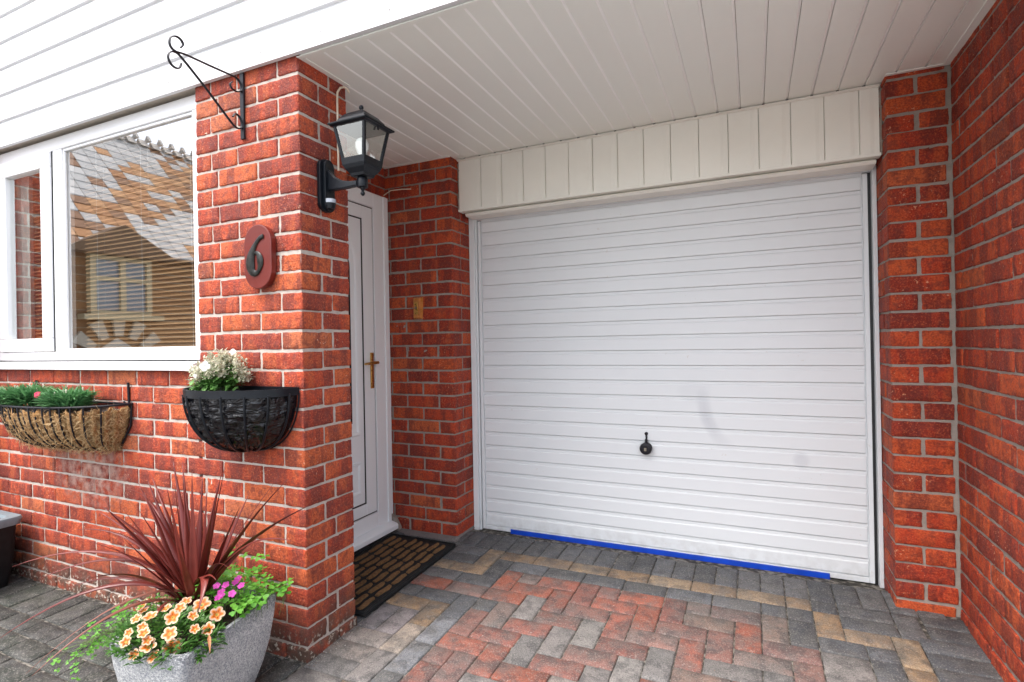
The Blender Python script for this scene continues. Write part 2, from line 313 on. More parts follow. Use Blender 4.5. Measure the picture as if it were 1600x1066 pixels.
# ------------------------------------------------------------------ mesh helpers
class MB:
    def __init__(s): s.v = []; s.f = []; s.mi = []; s.n = 0; s.tone = []
    def add(s, verts, faces, mi=0, tone=None):
        verts = np.asarray(verts, float); s.v.append(verts)
        s.f += [tuple(i + s.n for i in f) for f in faces]; s.mi += [mi]*len(faces); s.n += len(verts)
        if tone is not None:
            t = np.asarray(tone, float); s.tone.append(np.tile(t, (len(verts), 1)) if t.ndim == 1 else t)
        else: s.tone.append(np.ones((len(verts), 3)))
    def box(s, x0, x1, y0, y1, z0, z1, mi=0, c=0.0):
        if c: 
            v, f = lattice_box((x0, y0, z0), (x1, y1, z1), (1, 1, 1), c); s.add(v, f, mi); return
        v = [(x, y, z) for x in (x0, x1) for y in (y0, y1) for z in (z0, z1)]
        s.add(v, [(0, 1, 3, 2), (4, 6, 7, 5), (0, 4, 5, 1), (2, 3, 7, 6), (0, 2, 6, 4), (1, 5, 7, 3)], mi)
    def prism(s, poly, axis, a, b, mi=0):          # poly: 2D list in the two other axes
        n = len(poly); vs = []
        for t in (a, b):
            for p in poly:
                q = list(p); q.insert(axis, t); vs.append(q)
        fs = [tuple(range(n))[::-1], tuple(range(n, 2*n))] + [(i, (i+1) % n, n+(i+1) % n, n+i) for i in range(n)]
        s.add(vs, fs, mi)
    def tube(s, pts, r, n=8, mi=0, cap=True, flat=1.0, up=None):
        P = [Vector(p) for p in pts]; m = len(P); R = r if hasattr(r, '__len__') else [r]*m
        vs = []; prev = None
        for i, p in enumerate(P):
            t = (P[min(i+1, m-1)] - P[max(i-1, 0)]).normalized()
            if prev is None:
                a = Vector(up) if up else (Vector((0, 0, 1)) if abs(t.z) < 0.9 else Vector((1, 0, 0)))
            else: a = prev
            a = (a - t*a.dot(t)).normalized(); b = t.cross(a); prev = a
            for k in range(n):
                q = 2*math.pi*k/n; vs.append(p + a*math.cos(q)*R[i] + b*math.sin(q)*R[i]*flat)
        fs = [(i*n+k, i*n+(k+1) % n, (i+1)*n+(k+1) % n, (i+1)*n+k) for i in range(m-1) for k in range(n)]
        if cap: fs += [tuple(range(n))[::-1], tuple(range((m-1)*n, m*n))]
        s.add(vs, fs, mi)
    def lathe(s, prof, c, n=20, mi=0, ax=2):
        vs = []
        for r, h in prof:
            for k in range(n):
                q = 2*math.pi*k/n; p = [r*math.cos(q), r*math.sin(q)]; p.insert(ax, h); vs.append([p[i]+c[i] for i in range(3)])
        m = len(prof)
        fs = [(i*n+k, i*n+(k+1) % n, (i+1)*n+(k+1) % n, (i+1)*n+k) for i in range(m-1) for k in range(n)]
        fs += [tuple(range(n))[::-1], tuple(range((m-1)*n, m*n))]
        s.add(vs, fs, mi)
    def frustum(s, c, h0, h1, z0, z1, mi=0):        # square frustum about c
        v = [(c[0]+a*h, c[1]+b*h, z) for h, z in ((h0, z0), (h1, z1)) for a, b in ((-1, -1), (1, -1), (1, 1), (-1, 1))]
        s.add(v, [(3, 2, 1, 0), (4, 5, 6, 7)] + [(i, (i+1) % 4, 4+(i+1) % 4, 4+i) for i in range(4)], mi)
    def ring(s, A, B, mi=0):                        # outer loop A, inner loop B, same count -> annulus faces
        n = len(A); s.add(list(A)+list(B), [(i, (i+1) % n, n+(i+1) % n, n+i) for i in range(n)], mi)
    def build(s, name, mats, parent=None, smooth=False, bevel=0.0, solid=0.0):
        V = np.concatenate(s.v) if s.v else np.zeros((0, 3))
        if parent is not None: o3 = np.array(parent['_w'])
        else: o3 = np.array([(V[:, 0].min()+V[:, 0].max())/2, (V[:, 1].min()+V[:, 1].max())/2, V[:, 2].min()])
        me = bpy.data.meshes.new(name); me.from_pydata((V-o3).tolist(), [], s.f)
        # material coordinates stay in world scale: shift is undone in a UV-free way by keeping origins on multiples (pattern only)
        for mm in (mats if isinstance(mats, (list, tuple)) else [mats]): me.materials.append(mm)
        me.polygons.foreach_set('material_index', s.mi)
        at = me.color_attributes.new('tone', 'FLOAT_COLOR', 'POINT')
        T = np.concatenate(s.tone); at.data.foreach_set('color', np.c_[T, np.ones(len(T))].ravel().astype(np.float32))
        me.validate(); me.update()
        if smooth:
            me.polygons.foreach_set('use_smooth', [True]*len(me.polygons))
            try: me.set_sharp_from_angle(angle=math.radians(smooth if smooth > 1 else 40))
            except Exception: pass
        o = bpy.data.objects.new(name, me); COL.objects.link(o)
        if parent is not None:
            o.parent = parent; o['_w'] = parent['_w']
        else: o.location = o3; o['_w'] = o3.tolist()
        if bevel:
            b = o.modifiers.new('bevel', 'BEVEL'); b.width = bevel; b.segments = 2; b.limit_method = 'ANGLE'; b.harden_normals = False
        if solid:
            b = o.modifiers.new('solid', 'SOLIDIFY'); b.thickness = solid; b.offset = 0
        return o

def build_each(mb, name, mats, parent=None, **kw):
    k0 = 0; fi = 0
    for v, t in zip(mb.v, mb.tone):
        q_ = MB(); fs = []; mi = []
        while fi < len(mb.f) and mb.f[fi][0] < k0+len(v): fs.append(tuple(i-k0 for i in mb.f[fi])); mi.append(mb.mi[fi]); fi += 1
        q_.v = [v]; q_.f = fs; q_.mi = mi; q_.n = len(v); q_.tone = [t]; q_.build(name, mats, parent, **kw); k0 += len(v)

_cache = {}
def lattice(nx, ny, nz):
    k = (nx, ny, nz)
    if k in _cache: return _cache[k]
    idx = {}; P = []
    def g(i, j, l):
        q = (i, j, l)
        if q not in idx: idx[q] = len(P); P.append(q)
        return idx[q]
    F = []
    for i in range(nx):
        for j in range(ny):
            F.append((g(i, j, 0), g(i, j+1, 0), g(i+1, j+1, 0), g(i+1, j, 0))); F.append((g(i, j, nz), g(i+1, j, nz), g(i+1, j+1, nz), g(i, j+1, nz)))
    for i in range(nx):
        for l in range(nz):
            F.append((g(i, 0, l), g(i+1, 0, l), g(i+1, 0, l+1), g(i, 0, l+1))); F.append((g(i, ny, l), g(i, ny, l+1), g(i+1, ny, l+1), g(i+1, ny, l)))
    for j in range(ny):
        for l in range(nz):
            F.append((g(0, j, l), g(0, j, l+1), g(0, j+1, l+1), g(0, j+1, l))); F.append((g(nx, j, l), g(nx, j+1, l), g(nx, j+1, l+1), g(nx, j, l+1)))
    _cache[k] = (np.array(P), F); return _cache[k]
def lattice_box(a, b, seg, c, jit=0.0):
    """box with chamfered edges (edge rows inset by c) and optional vertex roughness"""
    n = [q+2 for q in seg]; P, F = lattice(*n); out = np.zeros((len(P), 3)); ext = np.zeros((len(P), 3), bool)
    for k in range(3):
        t = np.concatenate([[a[k]], np.linspace(a[k]+c, b[k]-c, seg[k]+1), [b[k]]])
        out[:, k] = t[P[:, k]]; ext[:, k] = (P[:, k] == 0) | (P[:, k] == n[k])
    cnt = ext.sum(1); cen = (np.array(a)+np.array(b))/2
    for k in range(3):
        e = ext[:, k] & (cnt >= 2); out[e, k] += np.sign(cen[k]-out[e, k])*c*0.42
    if jit: out += rng.normal(0, jit, out.shape)*np.where(cnt >= 2, 1.0, 0.7)[:, None]
    return out, F

def bricks(mb, lst, mi=0, zoff=0.0):
    for (x0, x1, y0, y1, z0, z1) in lst:
        L = (x1-x0, y1-y0, z1-z0); seg = [max(1, int(round(q/0.022))) for q in L]
        d = rng.normal(0, 0.0013, 3)
        v, f = lattice_box((x0+d[0], y0+d[1], z0+d[2]+zoff), (x1+d[0], y1+d[1], z1+d[2]+zoff), seg, 0.0045, 0.0011)
        # worn corner now and then
        mb.add(v, f, mi)

def empty(name, loc, label=None, cat=None, group=None):
    o = bpy.data.objects.new(name, None); COL.objects.link(o); o.location = loc; o['_w'] = list(loc); o.empty_display_size = 0.1
    tag(o, label, cat, group); return o
def tag(o, label=None, cat=None, group=None, kind=None):
    for k, v in (('label', label), ('category', cat), ('group', group), ('kind', kind)):
        if v: o[k] = v
    return o
def sub(name, parent):   # grouping empty used as a part
    o = bpy.data.objects.new(name, None); COL.objects.link(o); o.parent = parent; o['_w'] = parent['_w']; o.empty_display_size = 0.05; return o

# ------------------------------------------------------------------ the ground
gz = lambda y: -0.045 + 0.037*min(max(y, -1.0), 1.5) if True else 0
g = MB(); g.add([(-60, -60, -0.095), (60, -60, -0.095), (60, 60, -0.095), (-60, 60, -0.095)], [(0, 1, 2, 3)])
tag(g.build('ground', simple('pale_bounce_drive', (0.38, 0.38, 0.37), 0.9, 0.2, 4, 0.5, 120)), kind='structure')  # colour raised so the drive bounces fill light up into the porch

P_ = 0.0975
def yrow(j): return 0.8475 + P_*(j-8)
pav = MB()
def srgb(r, g_, b): return tuple(((c/255)/12.92 if c/255 < 0.04045 else ((c/255+0.055)/1.055)**2.4) for c in (r, g_, b))
CH = [srgb(72, 74, 78), srgb(82, 84, 88), srgb(62, 64, 68), srgb(90, 90, 92)]
BU = [srgb(138, 116, 90), srgb(132, 110, 86), srgb(126, 102, 76), srgb(142, 122, 98)]
RE = [srgb(128, 74, 60), srgb(119, 73, 63), srgb(134, 74, 56), srgb(112, 78, 70), srgb(108, 79, 73)]
BR = [srgb(112, 92, 82), srgb(106, 90, 84), srgb(118, 88, 80)]
GR = [srgb(120, 116, 112), srgb(112, 107, 104), srgb(126, 117, 111), srgb(104, 101, 99)]
GN = [srgb(36, 42, 34), srgb(32, 37, 30), srgb(40, 43, 36), srgb(29, 31, 27)]
def pick(L): 
    c = np.array(random.choice(L))*random.uniform(0.95, 1.30); return c
def paver(x0, x1, y0, y1, pal, gap=0.0016, top=0.0):
    seg = [max(1, int(round((x1-x0)/0.035))), max(1, int(round((y1-y0)/0.035))), 1]
    dz = random.gauss(0, 0.0011) + top
    v, f = lattice_box((x0+gap, y0+gap, -0.05), (x1-gap, y1-gap, 0.0), seg, 0.0055, 0.0006)
    tx, ty = random.gauss(0, 0.006), random.gauss(0, 0.006)
    v[:, 2] += dz + np.array([gz(y) for y in v[:, 1]]) + (v[:, 0]-(x0+x1)/2)*tx + (v[:, 1]-(y0+y1)/2)*ty
    pav.add(v, f, 0, pick(pal))
X = lambda i: P_*i
def cell(i0, i1, j0, j1, pal): paver(X(i0), X(i1), yrow(j0), yrow(j1), pal)
# border along the garage: soldiers, buff course, charcoal course
for i in range(0, 23): paver(X(i)-0.0, X(i+1), 1.14, 1.335, CH)
for y0 in (1.335,): 
    for i in range(-1, 24): paver(X(i), X(i+1), 1.337, 1.40, CH, top=-0.022)
cell(0, 2, 10, 11, CH); cell(0, 2, 9, 10, CH); cell(2, 3, 9, 11, BU); cell(0, 1, 8, 9, BU); cell(1, 3, 8, 9, BU); cell(3, 4, 8, 10, CH)
cell(0, 2, 7, 8, CH); cell(2, 4, 7, 8, CH); cell(0, 2, 6, 7, RE); cell(2, 4, 6, 7, BR); cell(0, 1, 5, 6, CH); cell(1, 3, 5, 6, CH); cell(0, 2, 4, 5, BU)
cell(3, 4, 4, 6, CH); cell(2, 3, 3, 5, BU); cell(2, 3, 1, 3, [srgb(136, 124, 112)]); cell(3, 4, 2, 4, [srgb(104, 106, 110)]); cell(3, 4, 0, 2, [srgb(110, 112, 116)])
cell(0, 1, 2, 4, [srgb(112, 106, 108)]); cell(1, 2, 2, 4, [srgb(120, 112, 112)])
cell(2, 3, -1, 1, GR)
for k in range(-24, 2): paver(0.0, 0.2, yrow(k), yrow(k+1), GR if k > -8 else GN)
for k in range(-25, -2, 2): cell(2, 3, k, k+2, BU if k % 4 else GR); 
for k in range(-26, 0, 2): cell(3, 4, k, k+2, [srgb(104, 106, 110), srgb(96, 98, 100)])
cell(2, 3, -1, -1+0.001, GR) if False else None
# under the doormat / recess
for j in range(-1, 12):
    yy = 0.27 + j*P_
    if yy < 1.14:
        for i in range(-3, 0): paver(X(i*2), X(i*2+2), yy, min(yy+P_, 1.14), CH, top=-0.002)
for i in range(-6, 0): paver(X(i), X(i+1), 1.14, 1.335, CH)
# top border between columns 3/4 .. 18
for n_, x0 in enumerate(range(3, 18, 2)):
    x1 = min(x0+2, 18); cell(x0 if x0 > 3 else 3, x1, 10, 11, BU)
cell(17, 18, 10, 11, BU) if False else None
for x0 in range(4, 17, 2): cell(x0, min(x0+2, 17), 9, 10, CH)
# right corner pieces and border
cell(18, 19, 8, 10, BU); cell(18, 19, 10, 11, CH); cell(17, 18, 7, 9, CH); cell(17, 18, 9, 10, CH) 
cell(16, 17, 9, 10, CH) if False else None
RX = 20.98
cell(19, RX, 10, 11, CH); cell(19, RX, 9, 10, CH); cell(19, 20.6, 8, 9, BU); cell(RX, RX+0.92, 9, 11, CH)
for j in range(-26, 11):
    paver(2.145 if j >= 9 else 2.10, 2.31, yrow(j)+0.03, yrow(j+1)+0.03, CH)
for j in range(-27, 9, 2): cell(20.6, 21.53, j, j+2, BU if j in (7, 5, -1, -9) else [srgb(128, 112, 92), srgb(112, 100, 84)])
cell(18, 19.6, 7, 8, CH)
for j in range(-26, 7, 2): cell(19.6, 20.6, j, j+2, CH)
cell(19.6, 20.6, 7.99, 8, CH) if False else None
paver(X(19.6), X(20.6), yrow(7)+0.0, yrow(8), CH)
# herringbone field
def fieldpal(x, y):
    r = random.random(); near = max(0.0, min(1.0, (0.55-y)/0.6)); left = max(0, min(1, (0.75-x)/0.5))
    pr = 0.66 - 0.36*near - 0.15*left
    if r < pr: return RE
    if r < pr + 0.2: return BR
    return GR
def infield(i, j):
    if i < 4 or j > 8 or j < -27: return False
    lim = 17 if j >= 7 else 19
    if j < 7: lim = 19
    return i < lim + (0.0)
done = set()
for i in range(3, 20):
    for j in range(-28, 10):
        mm_ = (i-j+2) % 4
        if mm_ == 0: cells = [(i, j), (i+1, j)]
        elif mm_ == 2: cells = [(i, j), (i, j-1)]
        else: continue
        ok = [c for c in cells if infield(*c)]
        if not ok: continue
        i0 = min(c[0] for c in ok); i1 = max(c[0] for c in ok)+1; j0 = min(c[1] for c in ok); j1 = max(c[1] for c in ok)+1
        xa, xb = X(i0), X(i1)
        if i1 == 19 and j0 < 7: xb = X(19.6)
        pal = fieldpal(xa, yrow(j0))
        key = (i0, j0)
        fixed = {(4, 7): RE, (5, 7): RE, (4, 6): RE, (4, 3): RE, (5, 3): RE, (5, 4): BR, (6, 5): GR, (7, 6): RE, (6, 7): RE, (8, 8): RE, (4, 5): CH}
        paver(xa, xb, yrow(j0), yrow(j1), fixed.get(key, pal))
# greenish blocks in front of the window wall
x = -0.005
while x > -4.2:
    wv = 0.1 if x > -0.5 else 0.143
    paver(x-wv, x, -0.21, -0.018, GN, 0.004); x -= wv
y = -0.21; k = 0
while y > -3.4:
    x = 0.0 - (0.0 if k % 2 else 0.1)
    if k % 2 == 0: paver(-0.1, 0.0, y-0.1, y, GN, 0.003)
    while x > -4.2:
        paver(x-0.205, x, y-0.1, y, GN, 0.003); x -= 0.205
    y -= 0.1; k += 1
tag(pav.build('paving', M['paving'], smooth=50), kind='structure')
gr_ = MB()
for i in range(900):      # grit, lime crumbs and bits of dry leaf lying on the blocks and along the wall foot
    if i % 3 == 0: x_, y_ = random.uniform(-2.0, 0.02), -0.012-abs(random.gauss(0, .03))
    elif i % 3 == 1: x_, y_ = 0.012+abs(random.gauss(0, .02)), random.uniform(-0.02, 0.27)
    else: x_, y_ = random.uniform(-1.2, 2.28), random.uniform(-0.9, 1.36)
    r_ = random.uniform(0.0007, 0.0022)*(1.6 if random.random() < 0.08 else 1); z_ = gz(y_)+r_*0.5; c_ = random.choice([(0.45, 0.42, 0.38), (0.12, 0.10, 0.08), (0.25, 0.21, 0.16), (0.20, 0.12, 0.06), (0.50, 0.47, 0.44)])
    v_ = rng.normal(0, 1, (4, 3)); v_ /= np.linalg.norm(v_, axis=1)[:, None]; v_[:, 2] *= 0.6
    gr_.add(v_*r_*1.4+np.array([x_, y_, z_]), [(0, 1, 2), (0, 2, 3), (0, 3, 1), (1, 3, 2)], 0, c_)
tag(gr_.build('grit', attr_colour('grit', 0.9)), kind='stuff')
jb = MB(); N = 24
ys = np.linspace(-3.4, 1.5, N)
for a_, b_ in zip(ys[:-1], ys[1:]):
    jb.add([(-4.2, a_, gz(a_)-0.0065), (2.31, a_, gz(a_)-0.0065), (2.31, b_, gz(b_)-0.0065 - (0.024 if b_ > 1.38 else 0)), (-4.2, b_, gz(b_)-0.0065 - (0.024 if b_ > 1.38 else 0))], [(0, 1, 2, 3)])
tag(jb.build('paving_joint_sand', M['sand']), kind='structure')

# ------------------------------------------------------------------ the house
house = empty('brick_house', (0, 0, 0), 'red brick house front with white cladding, porch recess, window, door and garage', 'house')
jt = 0.0045
def zc(j, off=0.0): return ((j-1)*0.075+jt+off, j*0.075-jt+off)
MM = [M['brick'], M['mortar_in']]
MF = [M['brick_front'], M['mortar']]

# front wall and pier
fw = MB(); L = []
for j in range(0, 31):
    z0, z1 = zc(j); z1 = min(z1, 2.246); pr = 0.006 if j == 0 else 0.0
    if j == 0: z0 = -0.11
    ev = j % 2 == 0
    xs = [0.0, -0.1075, -0.3325] if ev else [0.0, -0.22, -0.445]
    low = z1 < 1.05
    if low:
        while xs[-1] > -3.3: xs.append(xs[-1]-0.225)
    else:
        xs += [-0.487, -0.585] if ev else [-0.585]
        xl = -2.428
        while xl > -3.3:
            L.append((max(xl-(0.215 if xl < -2.43 or not ev else 0.1025), -3.3), xl, 0.0, 0.1025, z0, z1)); xl -= 0.225 if xl < -2.43 or not ev else 0.1125
    for a_, b_ in zip(xs[:-1], xs[1:]):
        x1 = a_ - (0 if a_ == 0 else jt); x0 = b_ + jt if b_ > -0.58 or low else -0.58
        dy = 0.1025
        if a_ == 0: 
            dy = 0.160 if ev else 0.1025
            L.append((x0, x1+pr, -pr, dy, z0, z1))
        else: L.append((x0, x1, -pr, dy, z0, z1))
    if ev: L.append((-0.1025, pr, 0.170, 0.265+pr, z0, z1))
    else: L.append((-0.1025, pr, 0.1125, 0.265+pr, z0, z1))
    # rear face of the pier, inside the recess
    xs = list(np.arange(-0.1125 - (0.0 if ev else 0.11), -0.56, -0.225))
    prev = -0.1125
    for b_ in xs[1:] + [-0.53]:
        if prev - b_ > 0.05: L.append((max(b_+jt, -0.53), prev-jt, 0.165, 0.265, z0, z1))
        prev = b_
bricks(fw, L, 0)
fw.box(-3.3, -0.60, 0.0045, 0.098, -0.12, 1.04, 1); fw.box(-3.3, -2.4325, 0.0045, 0.098, 1.0405, 2.244, 1)
fw.box(-0.5765, -0.0045, 0.0045, 0.2605, -0.12, 2.244, 1)
wall_front = fw.build('front_wall', MF, house, smooth=45)

# stub of the projecting wall left of the window (its bricks show mirrored in the casement)
st = MB(); L = []
for j in range(0, 31):
    z0, z1 = zc(j); ev = j % 2 == 0
    for k in range(3):
        yy = -0.0 - k*0.225 + (0.1125 if ev else 0)
        a_, b_ = min(yy, 0.0), yy-0.215
        if a_-b_ > 0.03: (L.append((-2.42, -2.32, max(b_, -0.215), a_, z0, z1)) if a_ > -0.2 else None)
bricks(st, L, 0); st.box(-2.415, -2.3245, -0.211, -0.001, -0.11, 2.24, 1)
st.build('return_wall', MF, house, smooth=45)

# back wall of the recess, with its return to the garage door
bw = MB(); L = []; off = 0.006; xb = -0.0485; yb = 1.20
for j in range(1, 31):
    z0, z1 = zc(j, off); z1 = min(z1, 2.246)
    if j == 1: z0 = -0.05
    ev = j % 2 == 0
    if ev: segs = [(xb-0.215, xb), (xb-0.440, xb-0.225), (-0.56, xb-0.450)]
    else: segs = [(xb-0.1025, xb), (xb-0.3275, xb-0.1125), (-0.56, xb-0.3375)]
    for n_, (a_, b_) in enumerate(segs):
        L.append((a_, b_, yb, yb+((0.215 if not ev else 0.1025) if n_ == 0 else 0.1025), z0, z1))
    L.append((xb-0.1, xb, yb+(0.1125 if ev else 0.225), yb+(0.27), z0, z1))
bricks(bw, L, 0); bw.box(-0.558, xb-0.0045, yb+0.0045, yb+0.266, -0.06, 2.244, 1)
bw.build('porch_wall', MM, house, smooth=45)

# door wall above and beside the front door (faces +x)
dw = MB(); L = []; xd = -0.52
for j in range(28, 31):
    z0, z1 = zc(j, off); z1 = min(z1, 2.246)
    if j == 28: z0 = 2.05
    ys_ = [0.27, 0.385, 0.61, 0.835, 1.06, 1.2] if j % 2 else [0.27, 0.50, 0.725, 0.95, 1.2]
    for a_, b_ in zip(ys_[:-1], ys_[1:]): L.append((xd-0.1, xd, a_+jt, b_-jt, z0, z1))
bricks(dw, L, 0); dw.box(xd-0.1, xd-0.0045, 0.266, 1.199, 2.048, 2.244, 1)
dw.build('door_wall', MM, house, smooth=45)

# pier right of the garage, and the long side wall
xp0, xp1, yp, off3 = 2.0766, 2.2940, 1.1946, -0.0377
gp = MB(); L = []
for j in range(1, 32):
    z0, z1 = zc(j, off3); z1 = min(z1, 2.246)
    if z1-z0 < 0.02: continue
    ev = j % 2 == 0
    if ev: L += [(xp0, xp0+0.0985, yp, yp+0.215, z0, z1), (xp0+0.111, xp1-0.006, yp+0.001, yp+0.1, z0, z1)]
    else: L += [(xp0, xp1-0.015, yp, yp+0.1025, z0, z1)]
    L.append((xp0, xp0+0.1, yp+(0.225 if ev else 0.1125), yp+0.28, z0, z1))
bricks(gp, L, 0); gp.box(xp0+0.0045, xp1+0.03, yp+0.0055, yp+0.276, -0.06, 2.244, 1)
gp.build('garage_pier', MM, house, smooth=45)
sw = MB(); L = []
for j in range(0, 32):
    z0, z1 = zc(j, off3); z1 = min(z1, 2.246)
    if z1-z0 < 0.02: continue
    first = 0.0804 if j % 2 else 0.1935
    yy = [yp-0.002, yp-first]
    while yy[-1] > -0.02: yy.append(yy[-1]-0.225)
    yy[-1] = -0.02
    pr = 0.004 if j <= 1 else 0
    for a_, b_ in zip(yy[:-1], yy[1:]):
        if a_-b_ > 0.03: L.append((xp1-pr, xp1+0.1, b_+jt, a_-jt, z0, z1))
bricks(sw, L, 0); sw.box(xp1+0.0045, xp1+0.16, -0.016, yp+0.004, -0.11, 2.244, 1)
sw.build('side_wall', MM, house, smooth=45)

# white shiplap cladding above
cl = MB()
def board(zb, x0, x1):
    prof = [(-0.006, zb), (-0.0215, zb+0.0015), (-0.0215, zb+0.004), (-0.0195, zb+0.1215), (-0.0100, zb+0.1300), (-0.0085, zb+0.1405), (-0.004, zb+0.1405)]
    cl.prism(prof, 0, x0, x1)
z = 2.236; k = 0
while z < 4.6:
    board(z, -3.4, 3.2); z += 0.1405; k += 1
cl.build('cladding', M['clad'], house)
up = MB(); up.box(-3.4, 3.2, -0.0035, 0.25, 2.25, 4.6); up.box(-3.4, 3.2, 0.25, 6, 4.4, 4.6)
up.box(-3.42, -3.3, 0.0, 6, -0.1, 4.6); up.box(2.42, 2.52, 0.0, 6.0, -0.1, 4.6); up.box(-3.3, 2.42, 5.9, 6, -0.1, 4.4)
up.build('upper_wall', M['interior'], house)
nl = MB()
for x_ in np.arange(-3.0, 3.1, 0.285):
    x2 = x_ + random.uniform(-.03, .03)
    nl.lathe([(0.0001, -0.0006), (0.0028, -0.0006), (0.0028, 0.0008), (0.0001, 0.001)], (x2, -0.0212, 2.236+0.045+random.uniform(-.004, .004)), 8, 0, 1)
for k in range(1, 12):
    for x_ in np.arange(-3.1, 3.1, 0.9): pass
build_each(nl, 'nail', simple('nail_grey', (0.10, 0.09, 0.08), 0.6), house)

# porch soffit boards
so = MB(); zs = 2.235; x = 0.0125
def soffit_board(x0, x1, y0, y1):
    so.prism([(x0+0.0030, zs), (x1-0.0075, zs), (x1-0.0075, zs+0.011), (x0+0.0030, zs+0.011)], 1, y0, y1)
    so.prism([(x1-0.0074, zs+0.0004), (x1-0.0010, zs+0.0040), (x1+0.0011, zs+0.0046), (x1+0.0011, zs+0.010), (x1-0.0074, zs+0.010)], 1, y0, y1, 1)  # bright strip paints a highlight line along the groove
xx = 0.0125-0.6
while xx < 2.29:
    if xx < -0.02:
        soffit_board(xx, xx+0.1, 0.262, 1.205)
    else: soffit_board(xx, min(xx+0.1, 2.295), 0.0, 1.32)
    xx += 0.1
so.box(-0.0485, 0.0118, 1.2056, 1.32, zs+0.0003, zs+0.011)
so.build('soffit', [M['soffit'], M['soffit_highlight']], house)
tr = MB()
tr.box(-0.004, 2.296, -0.003, 0.019, zs-0.0035, zs-0.0004, c=0.0008)
tr.box(-0.0015, 0.022, 0.0195, 0.262, zs-0.004, zs-0.0004, c=0.0008)
tr.box(2.268, 2.296, 0.0195, yp, zs-0.004, zs-0.0004, c=0.0008)
tr.box(-0.52, -0.05, 1.180, 1.200, zs-0.004, zs-0.0004, c=0.0008)
tr.box(2.075, 2.267, 1.176, 1.194, zs-0.004, zs-0.0004, c=0.0008)
build_each(tr, 'soffit_trim', M['soffit'], house)
hl = MB()
for k in range(0, 21):
    x_ = 0.0125+0.1*k
    if x_ < 2.06 and x_ > -0.02: hl.box(x_-0.0075, x_+0.004, 1.262, 1.2745, zs-0.0025, zs+0.001)
build_each(hl, 'soffit_notch_shade', M['gasket'], house)  # black blocks put in for the shade of small holes at the board ends

# garage header cladding: vertical boards
fa = MB(); yf = 1.275; pitch = 0.1345; x = -0.040
xe = [x] + [0.110+0.1345*k for k in range(15)] + [2.068]
for a_, b_ in zip(xe[:-1], xe[1:]):
    if b_-a_ < 0.02: continue
    w_ = b_-a_
    prof = [(a_+0.001, yf+0.004), (a_+0.004, yf), (b_-0.034, yf), (b_-0.020, yf+0.0016), (b_-0.008, yf+0.0016), (b_-0.0015, yf+0.0005), (b_-0.0005, yf+0.006), (b_-0.0005, yf+0.02), (a_+0.001, yf+0.02)]
    fa.prism(prof, 2, 1.937, zs-0.0005)
fa.build('garage_header', M['fascia'], house)
ft = MB()
ft.prism([(yf-0.006, 1.924), (yf-0.006, 1.937), (yf+0.05, 1.937), (yf+0.05, 1.924)], 0, -0.042, 2.071)
ft.prism([(yf+0.030, 1.9195), (yf+0.022, 1.912), (yf+0.034, 1.900), (yf+0.12, 1.898), (yf+0.16, 1.9195)], 0, -0.012, 2.058)
ft.prism([(yf-0.002, zs-0.012), (yf-0.002, zs-0.0045), (yf-0.0195, zs-0.0045), (yf-0.0195, zs-0.007)], 0, -0.042, 2.071)
ft.build('header_trim', M['fascia'], house, bevel=0.0015)
sl = MB()   # lumpy sealant / missing mortar either side of the header
for s_, x0 in ((1, xb+0.004), (-1, xp0+0.001)):
    pts = [(x0+s_*random.uniform(0.0, 0.006), yf+0.006+random.uniform(-.004, .004), z_) for z_ in np.linspace(1.93, 2.23, 26)]
    sl.tube(pts, [random.uniform(0.004, 0.0085) for _ in pts], 7)
build_each(sl, 'sealant', M['mortar_in'], house, smooth=60)
bf = MB(); bf.box(-0.05, 2.08, yf+0.12, yf+0.2, 1.92, 2.24)
bf.build('header_backing', M['gasket'], house)

# ---- garage door
gd = sub('garage_door', house)
YG = 1.432
pn = MB(); X0, X1 = 0.004, 2.044
pn.box(X0, X1, YG+0.004, YG+0.014, -0.008, 1.893)
for (a_, b_) in ((X0, X0+0.020), (X1-0.020, X1)): pn.box(a_, b_, YG-0.006, YG+0.0039, -0.008, 1.893, c=0.0015)
pn.box(X0+0.021, X1-0.021, YG-0.006, YG+0.0039, -0.008, 0.016, c=0.0015)
zz = 0.0195; pit = 0.08175
for k in range(23):
    z0 = zz + k*pit; z1 = min(z0+0.0665, 1.888)
    if z1-z0 < 0.02: continue
    # shallow pressed pan: flat face, soft rolled top and bottom, rounded ends
    a_, b_ = X0+0.028, X1-0.028; yfz = YG-0.0058; nb = []
    prof = [(YG+0.0038, z0+0.0002), (YG-0.002, z0+0.0012), (yfz, z0+0.0042), (yfz, z1-0.007), (YG-0.0035, z1-0.002), (YG-0.0015, z1), (YG+0.0038, z1)]
    pn.prism(prof, 0, a_, b_)
    pn.prism([(YG+0.0035, z1+0.0005), (YG-0.0012, z1+0.0005), (YG-0.0012, z0+pit-0.0015), (YG+0.0035, z0+pit-0.0015)], 0, X0+0.0215, X1-0.0215)
pn.build('door_panel', M['garage'], gd)
gf = MB()
gf.box(-0.046, -0.012, YG-0.030, YG+0.03, -0.035, 1.925, c=0.002); gf.box(-0.011, -0.0015, YG-0.012, YG+0.03, -0.02, 1.905, c=0.001)
gf.box(2.050, 2.060, YG-0.012, YG+0.03, -0.02, 1.905, c=0.001) if False else None
gf.box(2.058, 2.0755, YG-0.030, YG+0.03, -0.035, 1.925, c=0.002)
gf.box(-0.011, 2.057, YG-0.018, YG+0.03, 1.898, 1.93, c=0.002)
gf.build('door_frame', M['garage'], gd)
